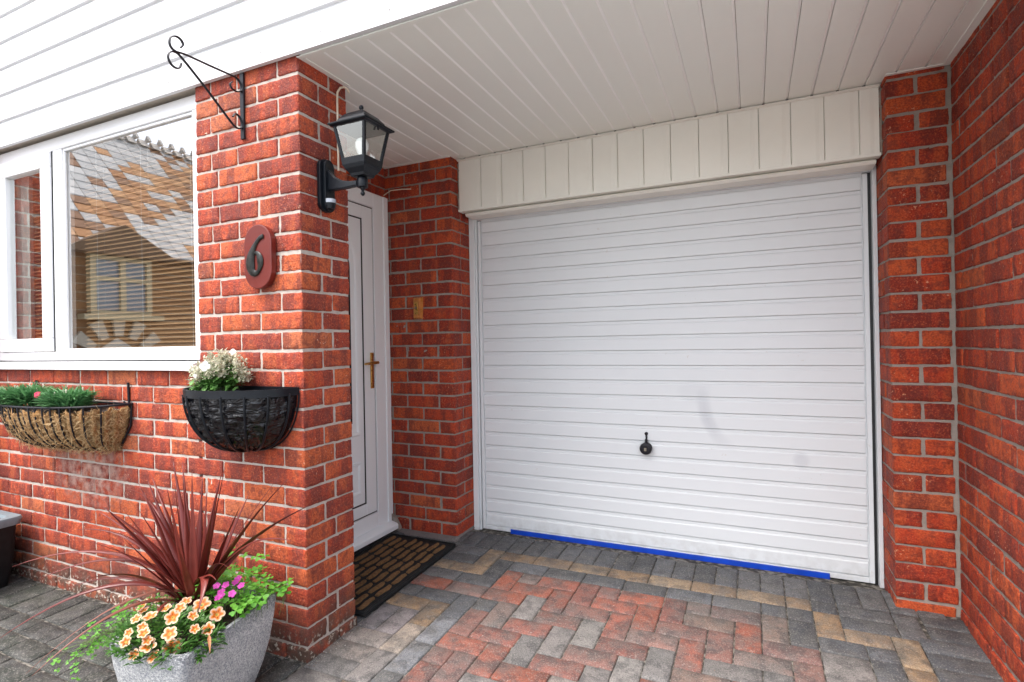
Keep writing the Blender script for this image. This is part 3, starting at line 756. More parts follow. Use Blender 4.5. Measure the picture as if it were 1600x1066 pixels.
gg = MB(); gg.box(-0.0013, 0.0035, YG+0.006, YG+0.035, -0.02, 1.90); gg.box(2.0445, 2.0575, YG+0.006, YG+0.035, -0.02, 1.90); gg.box(0.0, 2.06, YG+0.016, YG+0.04, -0.03, 1.90)
build_each(gg, 'door_gap_shade', M['gasket'], gd)  # black strips and sheet added for the shade in the door gaps
bs = MB(); bs.box(0.194, 1.862, YG-0.014, YG-0.0065, -0.0185, 0.0125, c=0.001); bs.build('threshold_strip', M['blue'], gd)
hb = MB(); hc = (1.013, YG-0.0065, 0.556)
hb.lathe([(0.030, 0.0), (0.030, -0.004), (0.0265, -0.008), (0.0265, -0.016), (0.0315, -0.02), (0.0325, -0.034), (0.029, -0.043), (0.0205, -0.0455), (0.0195, -0.044), (0.001, -0.044)], hc, 28, 0, 1)
hb.tube([(1.013, YG-0.022, 0.573), (1.013, YG-0.019, 0.600), (1.013, YG-0.013, 0.606)], [0.0085, 0.008, 0.004], 10)
hb.tube([(1.013, YG-0.012, 0.604), (1.013, YG-0.013, 0.625), (1.013, YG-0.012, 0.632)], [0.0045, 0.0048, 0.002], 10)
hb.lathe([(0.0085, 0.0), (0.009, -0.008), (0.005, -0.011), (0.001, -0.011)], (1.013, YG-0.006, 0.633), 14, 0, 1)
hb.box(1.0065, 1.0195, YG-0.0535, YG-0.0445, 0.546, 0.562, mi=1, c=0.001)
hb.lathe([(0.018, -0.0), (0.018, -0.0015), (0.001, -0.0015)], (1.013, YG-0.051, 0.556), 20, 1, 1) if False else None
hb.build('handle', [M['ironwork'], M['chrome']], gd, smooth=35)

# ---- window
wi = sub('window', house)
wf = MB(); y0 = 0.032; y1 = 0.09
def bar(mb, x0, x1, z0, z1, ya=y0, yb_=y1, c=0.003, mi=0): mb.box(x0, x1, ya, yb_, z0, z1, mi, c)
XL, XR = -2.42, -0.585
bar(wf, XL, XR, 2.172, 2.236); bar(wf, XL, XR, 1.090, 1.136)
bar(wf, XR-0.062, XR, 1.137, 2.171); bar(wf, -1.728, -1.650, 1.137, 2.171); bar(wf, XL, -2.25, 1.137, 2.171)
for (x0, x1, z0, z1) in ((-1.6495, -0.648, 1.1375, 2.1705),):     # inner bead of the fixed light
    for q in ((x0, x1, z1-0.012, z1), (x0, x1, z0, z0+0.012), (x0, x0+0.012, z0+0.0125, z1-0.0125), (x1-0.012, x1, z0+0.0125, z1-0.0125)):
        bar(wf, *q, ya=y0+0.008, yb_=y0+0.02, c=0.002)
wf.build('frame', M['upvc'], wi)
ca = MB(); cx0, cx1, cz0, cz1 = -2.245, -1.7335, 1.1385, 2.1690; t_ = 0.078; yc = 0.018
bar(ca, cx0, cx1, cz1-t_, cz1, yc, 0.06); bar(ca, cx0, cx1, cz0, cz0+t_-0.01, yc, 0.06)
bar(ca, cx0, cx0+t_, cz0+t_-0.009, cz1-t_-0.001, yc, 0.06); bar(ca, cx1-t_-0.008, cx1, cz0+t_-0.009, cz1-t_-0.001, yc, 0.06)
ca.build('casement', M['upvc'], wi)
gk = MB()
for q in ((cx1+0.0003, cx1+0.0045, cz0, cz1), (cx0-0.004, cx0-0.0003, cz0, cz1), (-1.7335, -1.729, cz0, cz1)): gk.box(q[0], q[1], yc+0.012, 0.058, q[2], q[3])
gk.box(XL, XR, y0-0.001, y0+0.02, 1.0865, 1.0895); gk.build('gasket', M['gasket'], wi)
gl = MB(); gl.add([(-1.637, 0.052, 1.150), (-0.660, 0.052, 1.150), (-0.660, 0.052, 2.158), (-1.637, 0.052, 2.158)], [(0, 1, 2, 3)]); gl.build('pane', M['glass'], wi)
gl = MB(); gl.add([(-2.168, 0.040, 1.206), (-1.8185, 0.040, 1.206), (-1.8185, 0.040, 2.092), (-2.168, 0.040, 2.092)], [(0, 1, 2, 3)]); gl.build('pane', M['glass'], wi)
si = MB(); si.prism([(-0.026, 1.046), (-0.028, 1.072), (-0.022, 1.080), (0.05, 1.0862), (0.09, 1.0862), (0.09, 1.046)], 0, -2.45, -0.582)
si.build('sill', M['upvc'], wi, bevel=0.002)
bl = MB(); 
def blind(x0, x1, yb2=0.115, tilt=38):
    z_ = 1.155; c_, s_ = math.cos(math.radians(tilt)), math.sin(math.radians(tilt)); hw = 0.0128
    while z_ < 2.2:
        dz = random.gauss(0, 0.0005); nseg = 4; vs = []
        for x_ in (x0, x1):
            for q in np.linspace(-1, 1, nseg+1):
                cr = 0.0016*(1-q*q); vs.append((x_, yb2+q*hw*c_ - cr*s_, z_+dz+q*hw*s_+cr*c_ + 0.0))
        fs = [(i, i+1, nseg+2+i, nseg+1+i) for i in range(nseg)]
        bl.add(vs, fs, 0); z_ += 0.0215
    for x_ in np.arange(x0+0.12, x1, 0.36):
        bl.tube([(x_, yb2-0.014, 1.14), (x_, yb2-0.014, 2.2)], 0.0009, 5, 1); bl.tube([(x_+0.01, yb2+0.014, 1.14), (x_+0.01, yb2+0.014, 2.2)], 0.0009, 5, 1)
    bl.box(x0, x1, yb2-0.013, yb2+0.013, 2.185, 2.215, 1, 0.001); bl.box(x0, x1, yb2-0.012, yb2+0.012, 1.128, 1.140, 0, 0.001)
blind(-1.60, -0.62); blind(-2.10, -1.70)
bl.build('blind', [M['slat'], M['net']], wi)
cu = MB(); vs = []; n_ = 60
for x_, y_ in [(-2.42+0.34*i/n_, 0.095+0.012*math.sin(i*0.9)+0.004*math.sin(i*2.3)) for i in range(n_+1)]: vs += [(x_, y_, 1.1), (x_, y_, 2.22)]
cu.add(vs, [(2*i, 2*i+2, 2*i+3, 2*i+1) for i in range(n_)]); cu.build('net_curtain', M['net'], wi, smooth=80)
rm = MB(); rm.box(-3.29, -0.60, 0.10, 0.12, -0.05, 1.10); 
rm.box(-3.29, -0.59, 3.0, 3.05, 0.0, 2.4); rm.box(-0.66, -0.62, 0.27, 3.0, 0.0, 2.4); rm.box(-3.29, -0.59, 0.12, 3.05, 2.40, 2.45); rm.box(-3.29, -0.59, 0.12, 3.05, -0.05, 0.0, 1)
rm.build('room', [M['interior'], M['carpet']], house)

# ---- front door (faces +x, in the recess)
fd = sub('front_door', house)
XF = -0.497; fr = MB()
def dbox(mb, x0, x1, ya, yb_, z0, z1, c=0.002, mi=0): mb.box(x0, x1, ya, yb_, z0, z1, mi, c)
dbox(fr, -0.56, XF, 1.052, 1.168, 0.06, 2.042); dbox(fr, -0.56, XF, 0.275, 0.335, 0.06, 2.042)
dbox(fr, -0.56, XF, 0.336, 1.0515, 1.955, 2.042); dbox(fr, -0.56, XF, 0.336, 1.0515, 0.06, 0.150)
dbox(fr, XF-0.001, XF+0.007, 1.142, 1.1675, 0.061, 2.041, 0.0015)
dbox(fr, -0.519, -0.502, 1.1685, 1.198, 0.05, 2.045, 0.001)
fr.build('frame', M['door_upvc'], fd)
lf = MB(); xf = -0.503
dbox(lf, -0.55, xf, 0.958, 1.046, 0.158, 1.948); dbox(lf, -0.55, xf, 0.340, 0.40, 0.158, 1.948)
dbox(lf, -0.55, xf, 0.401, 0.957, 1.876, 1.948); dbox(lf, -0.55, xf, 0.401, 0.957, 0.158, 0.222)
pz = MB(); dbox(lf, -0.545, xf-0.006, 0.4045, 0.949, 0.230, 1.868, 0.001)
def loop_mould(pts, w_, h_, xbase):
    n = len(pts); P2 = [Vector(p) for p in pts]; c_ = sum(P2, Vector((0, 0)))/n
    def off(d): 
        out = []
        for i in range(n):
            e1 = (P2[i]-P2[i-1]).normalized(); e2 = (P2[(i+1) % n]-P2[i]).normalized(); nn = Vector((e1.y+e2.y, -e1.x-e2.x)); nn.normalize()
            k = 1/max(0.5, nn.dot(Vector((e1.y, -e1.x)))); q = P2[i]+nn*d*k; out.append(q)
        return out
    sgn = 1 if (off(0.01)[0]-c_).length > (P2[0]-c_).length else -1
    rings = [(0, 0), (-w_*0.3, h_), (-w_*0.7, h_*0.8), (-w_, 0)]
    LL = [[(xbase+hh, q.x, q.y) for q in off(sgn*d)] for d, hh in rings]
    for A, B in zip(LL[:-1], LL[1:]): lf.ring(A, B)
up_poly = [(0.42, 0.622), (0.915, 0.622), (0.915, 1.62)] + [(0.6675+0.2475*math.cos(a), 1.62+0.20*math.sin(a)) for a in np.linspace(0.15, math.pi-0.15, 12)] + [(0.42, 1.62)]
loop_mould(up_poly, 0.03, 0.009, xf-0.006)
loop_mould([(0.42, 0.287), (0.913, 0.287), (0.913, 0.475), (0.42, 0.475)], 0.022, 0.009, xf-0.006)
lf.build('leaf', M['door_upvc'], fd)
gp2 = MB(); arch = [(0.50, 0.70), (0.848, 0.70), (0.848, 1.58)] + [(0.674+0.174*math.cos(a), 1.58+0.145*math.sin(a)) for a in np.linspace(0.15, math.pi-0.15, 12)] + [(0.50, 1.58)]
gp2.prism(arch, 0, xf-0.0055, xf-0.002); gp2.build('pane', simple('dark_door_glass', (0.02, 0.022, 0.025), 0.08), fd)
gs = MB()
dbox(gs, -0.54, xf-0.004, 1.0462, 1.0518, 0.150, 1.955, 0.0005); dbox(gs, -0.54, xf-0.004, 0.336, 1.046, 1.9485, 1.9545, 0.0005); dbox(gs, -0.54, xf-0.004, 0.336, 1.046, 0.1505, 0.1575, 0.0005)
dbox(gs, -0.54, xf-0.0035, 0.9495, 0.9575, 0.2225, 1.8755, 0.0005); dbox(gs, -0.54, xf-0.0035, 0.4, 0.949, 1.8685, 1.8755, 0.0005); dbox(gs, -0.54, xf-0.0035, 0.4, 0.949, 0.2225, 0.2295, 0.0005)
gs.build('gasket', M['gasket'], fd)
ds = MB(); ds.prism([(-0.56, 0.0), (-0.56, 0.0595), (-0.49, 0.0595), (-0.452, 0.050), (-0.445, 0.043), (-0.445, 0.018), (-0.50, 0.0)], 1, 0.268, 1.172)
ds.build('threshold', M['door_upvc'], fd, bevel=0.0015)
hd = MB(); hd.box(xf+0.0003, xf+0.009, 1.004, 1.032, 0.885, 1.095, c=0.003)
hd.tube([(xf+0.008, 1.018, 1.036), (xf+0.042, 1.018, 1.036)], 0.0085, 12)
hd.tube([(xf+0.042, 1.026, 1.036), (xf+0.045, 1.00, 1.036), (xf+0.044, 0.94, 1.033), (xf+0.038, 0.915, 1.032)], [0.0095, 0.009, 0.0075, 0.006], 12)
hd.lathe([(0.001, 0.0105), (0.006, 0.0105), (0.006, 0.0085)], (xf, 1.018, 0.935), 10, 0, 0)
hd.build('handle', M['brass'], fd, smooth=40)
mp = MB()
vs = []
for k in range(7): 
    pass
mp.prism([(-0.519, 0.0), (-0.519, 0.105), (-0.505, 0.098), (-0.470, 0.075), (-0.452, 0.045), (-0.438, 0.02), (-0.44, 0.0)], 1, 1.1725, 1.1995)
mp.build('mortar_patch', M['mortar_in'], house, bevel=0.004)
sk = MB()
sk.prism([(1.150, -0.003), (1.165, 0.004), (1.2, 0.012), (1.2, -0.01)], 0, -0.44, -0.03)
sk.prism([(-0.04, -0.004), (-0.048, 0.012), (-0.06, 0.012), (-0.06, -0.01)], 1, 1.16, 1.43)
sk.prism([(1.37, -0.022), (1.42, -0.019), (1.47, -0.018), (1.47, -0.04), (1.37, -0.04)], 0, -0.04, 2.07)
build_each(sk, 'mortar_fillet', mortar_mat('dark_mortar', (0.17, 0.15, 0.14)), house, bevel=0.003)

# ------------------------------------------------------------------ things on the walls
# wall lantern
lamp = empty('wall_lantern', (0.0, 0.13, 1.67), 'black four-sided lantern on a curved arm, on the side face of the front pier', 'wall lamp')
lb = MB()
pl = [(0.0005, 0.0), (0.012, 0.0)]
plate = []
for a in np.linspace(0, math.pi, 9): plate.append((0.125+0.041*math.cos(a), 1.852+0.028*math.sin(a)))
for a in np.linspace(math.pi, 2*math.pi, 9): plate.append((0.125+0.041*math.cos(a), 1.700+0.030*math.sin(a)))
lb.prism(plate, 0, 0.0045, 0.020)
plate2 = [(0.125+(p[0]-0.125)*0.62, 1.776+(p[1]-1.776)*0.96) for p in plate]
lb.prism(plate2, 0, 0.0205, 0.032)
lb.build('back_plate', M['blackmetal'], lamp, bevel=0.002)
sn = MB(); sn.lathe([(0.001, -0.02), (0.018, -0.018), (0.023, 0.0), (0.023, 0.018), (0.001, 0.018)], (0.030, 0.125, 1.700), 18); sn.build('sensor_housing', M['blackmetal'], lamp, smooth=50)
sn = MB(); sn.lathe([(0.0238, -0.0075), (0.0242, 0.0), (0.0238, 0.0075)], (0.030, 0.125, 1.712), 20); sn.build('sensor_window', M['lens'], lamp, smooth=50)
ar = MB(); LX, LY = 0.19, 0.13
top = [(0.030, 1.838), (0.060, 1.806), (0.095, 1.786), (0.135, 1.777), (0.172, 1.775)]; bot = [(0.030, 1.752), (0.07, 1.751), (0.11, 1.751), (0.145, 1.752), (0.172, 1.753)]
ar.prism(top + bot[::-1], 1, LY-0.0125, LY+0.0025)
ar.prism([(p[0], p[1]-0.004) for p in top] + [(p[0], p[1]+0.004) for p in bot[::-1]], 1, LY-0.016, LY+0.006)
ar.lathe([(0.0195, 1.747), (0.0205, 1.750), (0.0205, 1.780), (0.0175, 1.786), (0.001, 1.786)], (LX, LY, 0), 20)
ar.build('arm', M['blackmetal'], lamp, smooth=35, bevel=0.001)
fi = MB(); fi.lathe([(0.001, 1.715), (0.0055, 1.717), (0.0085, 1.723), (0.0085, 1.727), (0.0045, 1.733), (0.0075, 1.739), (0.0105, 1.745), (0.0105, 1.7468)], (LX, LY, 0), 16)
fi.lathe([(0.0115, 2.032), (0.011, 2.037), (0.0045, 2.041), (0.0050, 2.046), (0.0085, 2.051), (0.0090, 2.057), (0.0055, 2.063), (0.001, 2.065)], (LX, LY, 0), 16)
build_each(fi, 'finial', M['blackmetal'], lamp, smooth=40)
lr = MB(); c_ = (LX, LY)
lr.frustum(c_, 0.030, 0.034, 1.7865, 1.797); lr.frustum(c_, 0.034, 0.046, 1.7972, 1.813); lr.frustum(c_, 0.046, 0.052, 1.8132, 1.826); lr.frustum(c_, 0.0525, 0.056, 1.8262, 1.852)
# four corner posts and rails as one open cage
h0, h1, z0, z1 = 0.0555, 0.0745, 1.8522, 1.968
for a, b in ((-1, -1), (1, -1), (1, 1), (-1, 1)):
    lr.add([(LX+a*h0, LY+b*h0, z0), (LX+a*(h0-0.011), LY+b*h0, z0), (LX+a*(h0-0.011), LY+b*(h0-0.011), z0), (LX+a*h0, LY+b*(h0-0.011), z0),
            (LX+a*h1, LY+b*h1, z1), (LX+a*(h1-0.011), LY+b*h1, z1), (LX+a*(h1-0.011), LY+b*(h1-0.011), z1), (LX+a*h1, LY+b*(h1-0.011), z1)],
           [(0, 1, 2, 3), (7, 6, 5, 4), (0, 4, 5, 1), (1, 5, 6, 2), (2, 6, 7, 3), (3, 7, 4, 0)])
lr.build('cage', M['blackmetal'], lamp, bevel=0.001)
rf = MB(); rf.frustum(c_, 0.077, 0.085, 1.9685, 1.973); rf.frustum(c_, 0.0885, 0.0895, 1.9732, 1.9795); rf.frustum(c_, 0.083, 0.066, 1.9797, 1.9885); rf.frustum(c_, 0.066, 0.061, 1.9887, 2.002)
rf.frustum(c_, 0.0605, 0.045, 2.0022, 2.021); rf.frustum(c_, 0.0445, 0.030, 2.0212, 2.0315)
rf.box(LX+0.076, LX+0.080, LY-0.004, LY+0.004, 1.955, 1.9725); rf.build('roof', M['blackmetal'], lamp, bevel=0.0012)
def lamp_pane(sx, sy):
    q = MB(); d = 0.004
    def pt(h, z_, t): return (LX+sx*(h-d)+(0 if sx else t), LY+sy*(h-d)+(0 if sy else t), z_)
    hh = lambda z_: h0+(h1-h0)*(z_-z0)/(z1-z0)
    za, zb2 = 1.8535, 1.9675; A = hh(za)-0.0095; B = hh(zb2)-0.0095
    q.add([pt(hh(za), za, -A), pt(hh(za), za, A), pt(hh(zb2), zb2, B), pt(hh(zb2), zb2, -B)], [(0, 1, 2, 3)])
    return q
for sx, sy in ((0, -1), (1, 0), (0, 1), (-1, 0)): lamp_pane(sx, sy).build('pane', M['lampglass'], lamp)
# light bulb
bb = MB(); bb.lathe([(0.013, 1.8525), (0.013, 1.872), (0.018, 1.880), (0.025, 1.897), (0.026, 1.912), (0.020, 1.930), (0.008, 1.938), (0.001, 1.9385)], (LX, LY, 0), 20)
bb.build('bulb', simple('opal_bulb', (0.85, 0.85, 0.83), 0.25), lamp, smooth=60)
# cable above the lantern
cb = MB(); pts = [(0.0065, 0.203, 1.86), (0.0065, 0.203, 1.99), (0.0065, 0.203, 2.05), (0.0065, 0.203, 2.15), (0.0075, 0.204, 2.183), (0.013, 0.215, 2.205), (0.022, 0.228, 2.212), (0.030, 0.240, 2.205), (0.032, 0.246, 2.192)]
cb.tube(pts, 0.0042, 8); cb.build('x', M['white_cable']).name = 'cable'; tag(bpy.data.objects['cable'], 'cream electric cable looping up the pier brickwork above the black lantern', 'cable')
cb = MB(); cb.tube([(-0.50, 1.158, 2.055), (-0.44, 1.150, 2.075), (-0.36, 1.150, 2.072), (-0.30, 1.16, 2.068)], 0.003, 6)
tag(cb.build('wire', M['white_cable']), 'short loose cream wire end sticking out above the front door', 'wire')

# scroll bracket
br = empty('hanging_basket_bracket', (-0.29, 0, 1.97), 'black wrought iron scroll bracket with no basket, high on the front of the pier', 'bracket')
def spline(pts, n=6):
    P = [Vector(p) for p in pts]; out = []
    for i in range(len(P)-1):
        a, b, c, d = P[max(i-1, 0)], P[i], P[i+1], P[min(i+2, len(P)-1)]
        for k in range(n):
            t = k/n; out.append(0.5*((2*b)+(c-a)*t+(2*a-5*b+4*c-d)*t*t+(3*b-a-3*c+d)*t**3))
    out.append(P[-1]); return out
q = MB(); q.box(-0.300, -0.280, -0.010, -0.0015, 1.970, 2.2335, c=0.001); q.build('back_bar', M['ironwork'], br)
def yz(L, x_=-0.29): return [(x_, a, b) for a, b in L]
q = MB(); q.tube(spline(yz([(-0.024, 2.152), (-0.010, 2.164), (-0.0125, 2.186), (-0.03, 2.203), (-0.058, 2.204), (-0.139, 2.200), (-0.237, 2.196), (-0.278, 2.190), (-0.296, 2.203), (-0.294, 2.228), (-0.277, 2.243), (-0.258, 2.242), (-0.248, 2.228), (-0.256, 2.213)])), 0.0065, 8, flat=0.42, up=(1, 0, 0))
q.tube(spline(yz([(-0.010, 2.160), (-0.030, 2.150), (-0.052, 2.153), (-0.060, 2.168), (-0.050, 2.180)])), 0.0058, 8, flat=0.42, up=(1, 0, 0))
q.build('top_arm', M['ironwork'], br, smooth=50)
q = MB(); q.tube(spline(yz([(-0.256, 2.156), (-0.262, 2.138), (-0.277, 2.131), (-0.294, 2.138), (-0.303, 2.157), (-0.295, 2.178), (-0.276, 2.186), (-0.252, 2.176), (-0.172, 2.115), (-0.102, 2.056), (-0.049, 2.012), (-0.026, 2.006), (-0.012, 2.016), (-0.013, 2.038), (-0.024, 2.056), (-0.040, 2.059), (-0.050, 2.044)])), 0.0065, 8, flat=0.42, up=(1, 0, 0))
q.build('brace', M['ironwork'], br, smooth=50)

# house number plaque
pq = empty('house_number_plaque', (-0.196, 0, 1.36), 'oval red-brown plaque with a black number 6 on the front of the pier', 'house number')
ov = [(-0.196+0.073*math.cos(a), 1.543+0.073*math.sin(a)) for a in np.linspace(0, math.pi, 16)] + [(-0.196+0.073*math.cos(a), 1.440+0.073*math.sin(a)) for a in np.linspace(math.pi, 2*math.pi, 16)]
q = MB(); q.prism(ov, 1, -0.028, -0.002); q.build('board', M['plaque'], pq, bevel=0.003)
q = MB(); L6 = [(-0.160, 1.567), (-0.176, 1.563), (-0.196, 1.548), (-0.214, 1.525), (-0.227, 1.497), (-0.2325, 1.466), (-0.226, 1.440), (-0.210, 1.4275), (-0.192, 1.431), (-0.180, 1.451), (-0.178, 1.474), (-0.186, 1.496), (-0.201, 1.506), (-0.217, 1.498), (-0.226, 1.482)]
pp = spline([(a, -0.031, b) for a, b in L6], 5); nn = len(pp)
rr = []
for i in range(nn):
    t = i/(nn-1); rr.append(0.0055+0.0165*math.exp(-((t-0.36)/0.15)**2)+0.0100*math.exp(-((t-0.72)/0.10)**2)+0.003*math.exp(-((t-0.05)/0.08)**2))
q.tube(pp, rr, 10, flat=0.42, up=(1, 0, 0)); q.build('numeral', simple('patinated_black', (0.014, 0.014, 0.012), 0.35, 0.9, 70, 0.4, 150, spec=0.3), pq, smooth=60)

# door bell
db = empty('doorbell', (-0.286, 1.2, 1.29), 'small wooden doorbell push with brass plate on the dark porch wall', 'doorbell')
q = MB(); a0, a1, b0, b1 = -0.318, -0.254, 1.290, 1.422
q.add([(a0, 1.198, b0), (a1, 1.198, b0), (a1, 1.198, b1), (a0, 1.198, b1), (a0+.008, 1.176, b0+.008), (a1-.012, 1.176, b0+.008), (a1-.012, 1.176, b1-.008), (a0+.008, 1.176, b1-.008)],
      [(3, 2, 1, 0), (4, 5, 6, 7), (0, 1, 5, 4), (1, 2, 6, 5), (2, 3, 7, 6), (3, 0, 4, 7)]); q.build('wood_base', M['wood'], db, bevel=0.0015)
q = MB(); q.box(-0.302, -0.278, 1.1735, 1.1755, 1.318, 1.394, c=0.0006); q.build('brass_plate', M['brass'], db)
q = MB(); q.lathe([(0.008, 0.0), (0.007, -0.006), (0.001, -0.007)], (-0.29, 1.1733, 1.357), 14, 0, 1); q.build('push_button', M['chrome'], db, smooth=40)

# ------------------------------------------------------------------ half-round basket with black liner
def half_loop(xc, a, b, z_, n=2.0, N=28, y0=-0.004):
    out = []
    for t in np.linspace(0, math.pi, N):
        c, s = math.cos(t), math.sin(t); out.append((xc+a*np.sign(c)*abs(c)**(2/n), y0-b*abs(s)**(2/n), z_))
    return out
bk = empty('half_round_wall_basket', (-0.27, 0, 0.74), 'half-round black wall basket with crumpled black plastic liner, on the front of the pier', 'wall basket')
BX, BA, BB, BZ, BH = -0.270, 0.252, 0.218, 0.972, 0.235
q = MB(); lo = half_loop(BX, BA, BB, BZ, 2.1, 36); nL = len(lo)
vs = []; 
for (dx, z_) in ((0, BZ+0.0145), (0, BZ-0.0145)):
    for p in lo: vs.append((p[0], p[1], z_))
for (z_) in (BZ-0.0145, BZ+0.0145):
    for p in half_loop(BX, BA-0.004, BB-0.004, BZ, 2.1, 36): vs.append((p[0], p[1], z_))
fs = []
for r_ in range(4):
    for i in range(nL-1): fs.append((r_*nL+i, r_*nL+i+1, ((r_+1) % 4)*nL+i+1, ((r_+1) % 4)*nL+i))
q.add(vs, fs); q.box(BX-BA, BX+BA, -0.006, -0.002, BZ-0.0145, BZ+0.0145); q.build('rim', M['blackmetal'], bk, smooth=40)
q = MB()
def bowl_pt(t, ph, s=1.0, n=2.1):      # t: 0..pi round the rim, ph: 0 rim .. pi/2 bottom
    c, s_ = math.cos(t), math.sin(t); k = math.cos(ph)**0.75
    return (BX+BA*s*np.sign(c)*abs(c)**(2/n)*k, -0.004-BB*s*abs(s_)**(2/n)*(k*0.93+0.07*(1 if k > 0.05 else k/0.05)), BZ-BH*s*math.sin(ph))
for k in range(9):
    t = math.pi*(k+0.5)/9
    pts = [bowl_pt(t, ph) for ph in np.linspace(0.03, math.pi/2*0.985, 16)]
    q.tube(pts, 0.0042, 7)
q.tube([bowl_pt(0.0, ph) for ph in np.linspace(0.03, math.pi/2, 16)] , 0.0033, 7); q.tube([bowl_pt(math.pi, ph) for ph in np.linspace(0.03, math.pi/2, 16)], 0.0033, 7)
q.build('rib', M['blackmetal'], bk, smooth=50)
q = MB(); vs = []; NT_, NP = 64, 26
for i in range(NP+1):
    ph = -0.06 + (math.pi/2+0.06)*i/NP
    for k in range(NT_+1):
        t = math.pi*k/NT_; p = Vector(bowl_pt(t, max(ph, 0.0), 0.962))
        if ph < 0: p.z += -ph*0.25
        rr_ = 0.006*math.sin(k*1.1+2*math.sin(i*0.5))*math.sin(i*0.8+k*0.17)+0.004*math.sin(k*2.7+i*1.3)+rng.normal(0, 0.0011)
        d = Vector((p.x-BX, p.y+0.0, (p.z-BZ)*0.6)); d.normalize(); e = min(1, math.sin(t)*3)
        p += d*rr_*e; p.y = min(p.y, -0.003); vs.append(p)
q.add(vs, [(i*(NT_+1)+k, (i+1)*(NT_+1)+k, (i+1)*(NT_+1)+k+1, i*(NT_+1)+k+1) for i in range(NP) for k in range(NT_)])
# ragged collar of film standing above the rim at the left
col = []
for k in range(30):
    t = math.pi*(0.80+0.19*k/29); p = bowl_pt(t, 0, 0.97); h_ = 0.006+0.026*math.exp(-((k-21)/6.0)**2)+0.004*math.sin(k*1.7)
    col += [(p[0], p[1], BZ+0.002), (p[0]+0.004*math.sin(k), p[1]-0.002*math.cos(k*2), BZ+h_*0.9+0.008), (p[0]+0.022, min(p[1]+0.03, -0.003), BZ+h_*0.6+0.006)]
q.add(col, [(3*i+a, 3*i+a+1, 3*i+a+4, 3*i+a+3) for i in range(29) for a in (0, 1)])
for k in range(16):   # folds lying inside the rim
    x_ = BX-0.2+0.4*k/15; 
q.build('liner', M['liner'], bk, smooth=70)
q = MB(); lo = half_loop(BX, BA*0.94, BB*0.94, BZ-0.012, 2.1, 30); q.add([(BX, -0.004, BZ-0.012)]+lo, [(0, i+1, i+2) for i in range(29)]); q.build('soil', M['soil'], bk)

# leaf helper: folded diamond/oval blade
def leaf(mb, p, d, L, W, up=(0, 0, 1), bend=0.25, nseg=4, mi=0, shape=0.5, cup=0.25, tone=None):
    p = Vector(p); d = Vector(d).normalized(); u = Vector(up); s_ = d.cross(u)
    if s_.length < 1e-3: s_ = Vector((1, 0, 0))
    s_.normalize(); n = s_.cross(d).normalized(); vs = []
    for i in range(nseg+1):
        t = i/nseg; w_ = W*(math.sin(math.pi*min(1, (t**shape)))*0.98+0.02 if i < nseg else 0.02)
        c = p + d*L*t - n*bend*L*t*t
        vs += [c - s_*w_*0.5 + n*cup*w_*0.5, c, c + s_*w_*0.5 + n*cup*w_*0.5]
    mb.add(vs, [(3*i+a, 3*i+a+1, 3*i+a+4, 3*i+a+3) for i in range(nseg) for a in (0, 1)], mi, tone)
def rdir(el0, el1, az0=0, az1=360):
    el = math.radians(random.uniform(el0, el1)); az = math.radians(random.uniform(az0, az1))
    return Vector((math.cos(el)*math.cos(az), math.cos(el)*math.sin(az), math.sin(el)))

def five_petal(mb, c, d, R, tone_fn=None, mi=0, np_=5, cup=0.25, narrow=0.0, centre=0.1):
    """radial corolla of np_ lobes facing d"""
    d = Vector(d).normalized(); a = d.orthogonal().normalized(); b = d.cross(a); c = Vector(c); ph0 = random.uniform(0, 6.28)
    rings = [0.0, 0.14, 0.28, 0.42, 0.56, 0.70, 0.84, 0.95, 1.0]; NA = np_*10; vs = [c - d*R*0.22]; tn = [tone_fn(0, 0) if tone_fn else (1, 1, 1)]
    for r_ in rings[1:]:
        for k in range(NA):
            q_ = 2*math.pi*k/NA; lobe = abs(math.cos(q_*np_/2)); edge = (0.70+0.30*lobe**0.6) if narrow == 0 else (0.35+0.65*lobe**0.7)
            rr_ = R*r_*(1+(edge-1)*r_**1.5); h_ = R*(cup*r_**0.8 - 0.22*(1-r_)**2) - R*0.12*r_**3*(0.5+0.5*math.cos(q_*3+ph0)) 
            vs.append(c + (a*math.cos(q_+ph0)+b*math.sin(q_+ph0))*rr_ + d*h_*0.6)
            tn.append(tone_fn(r_, lobe) if tone_fn else (1, 1, 1))
    fs = [(0, 1+k, 1+(k+1) % NA) for k in range(NA)]
    for r_ in range(len(rings)-2):
        for k in range(NA): fs.append((1+r_*NA+k, 1+(r_+1)*NA+k, 1+(r_+1)*NA+(k+1) % NA, 1+r_*NA+(k+1) % NA))
    mb.add(vs, fs, mi, np.array(tn))

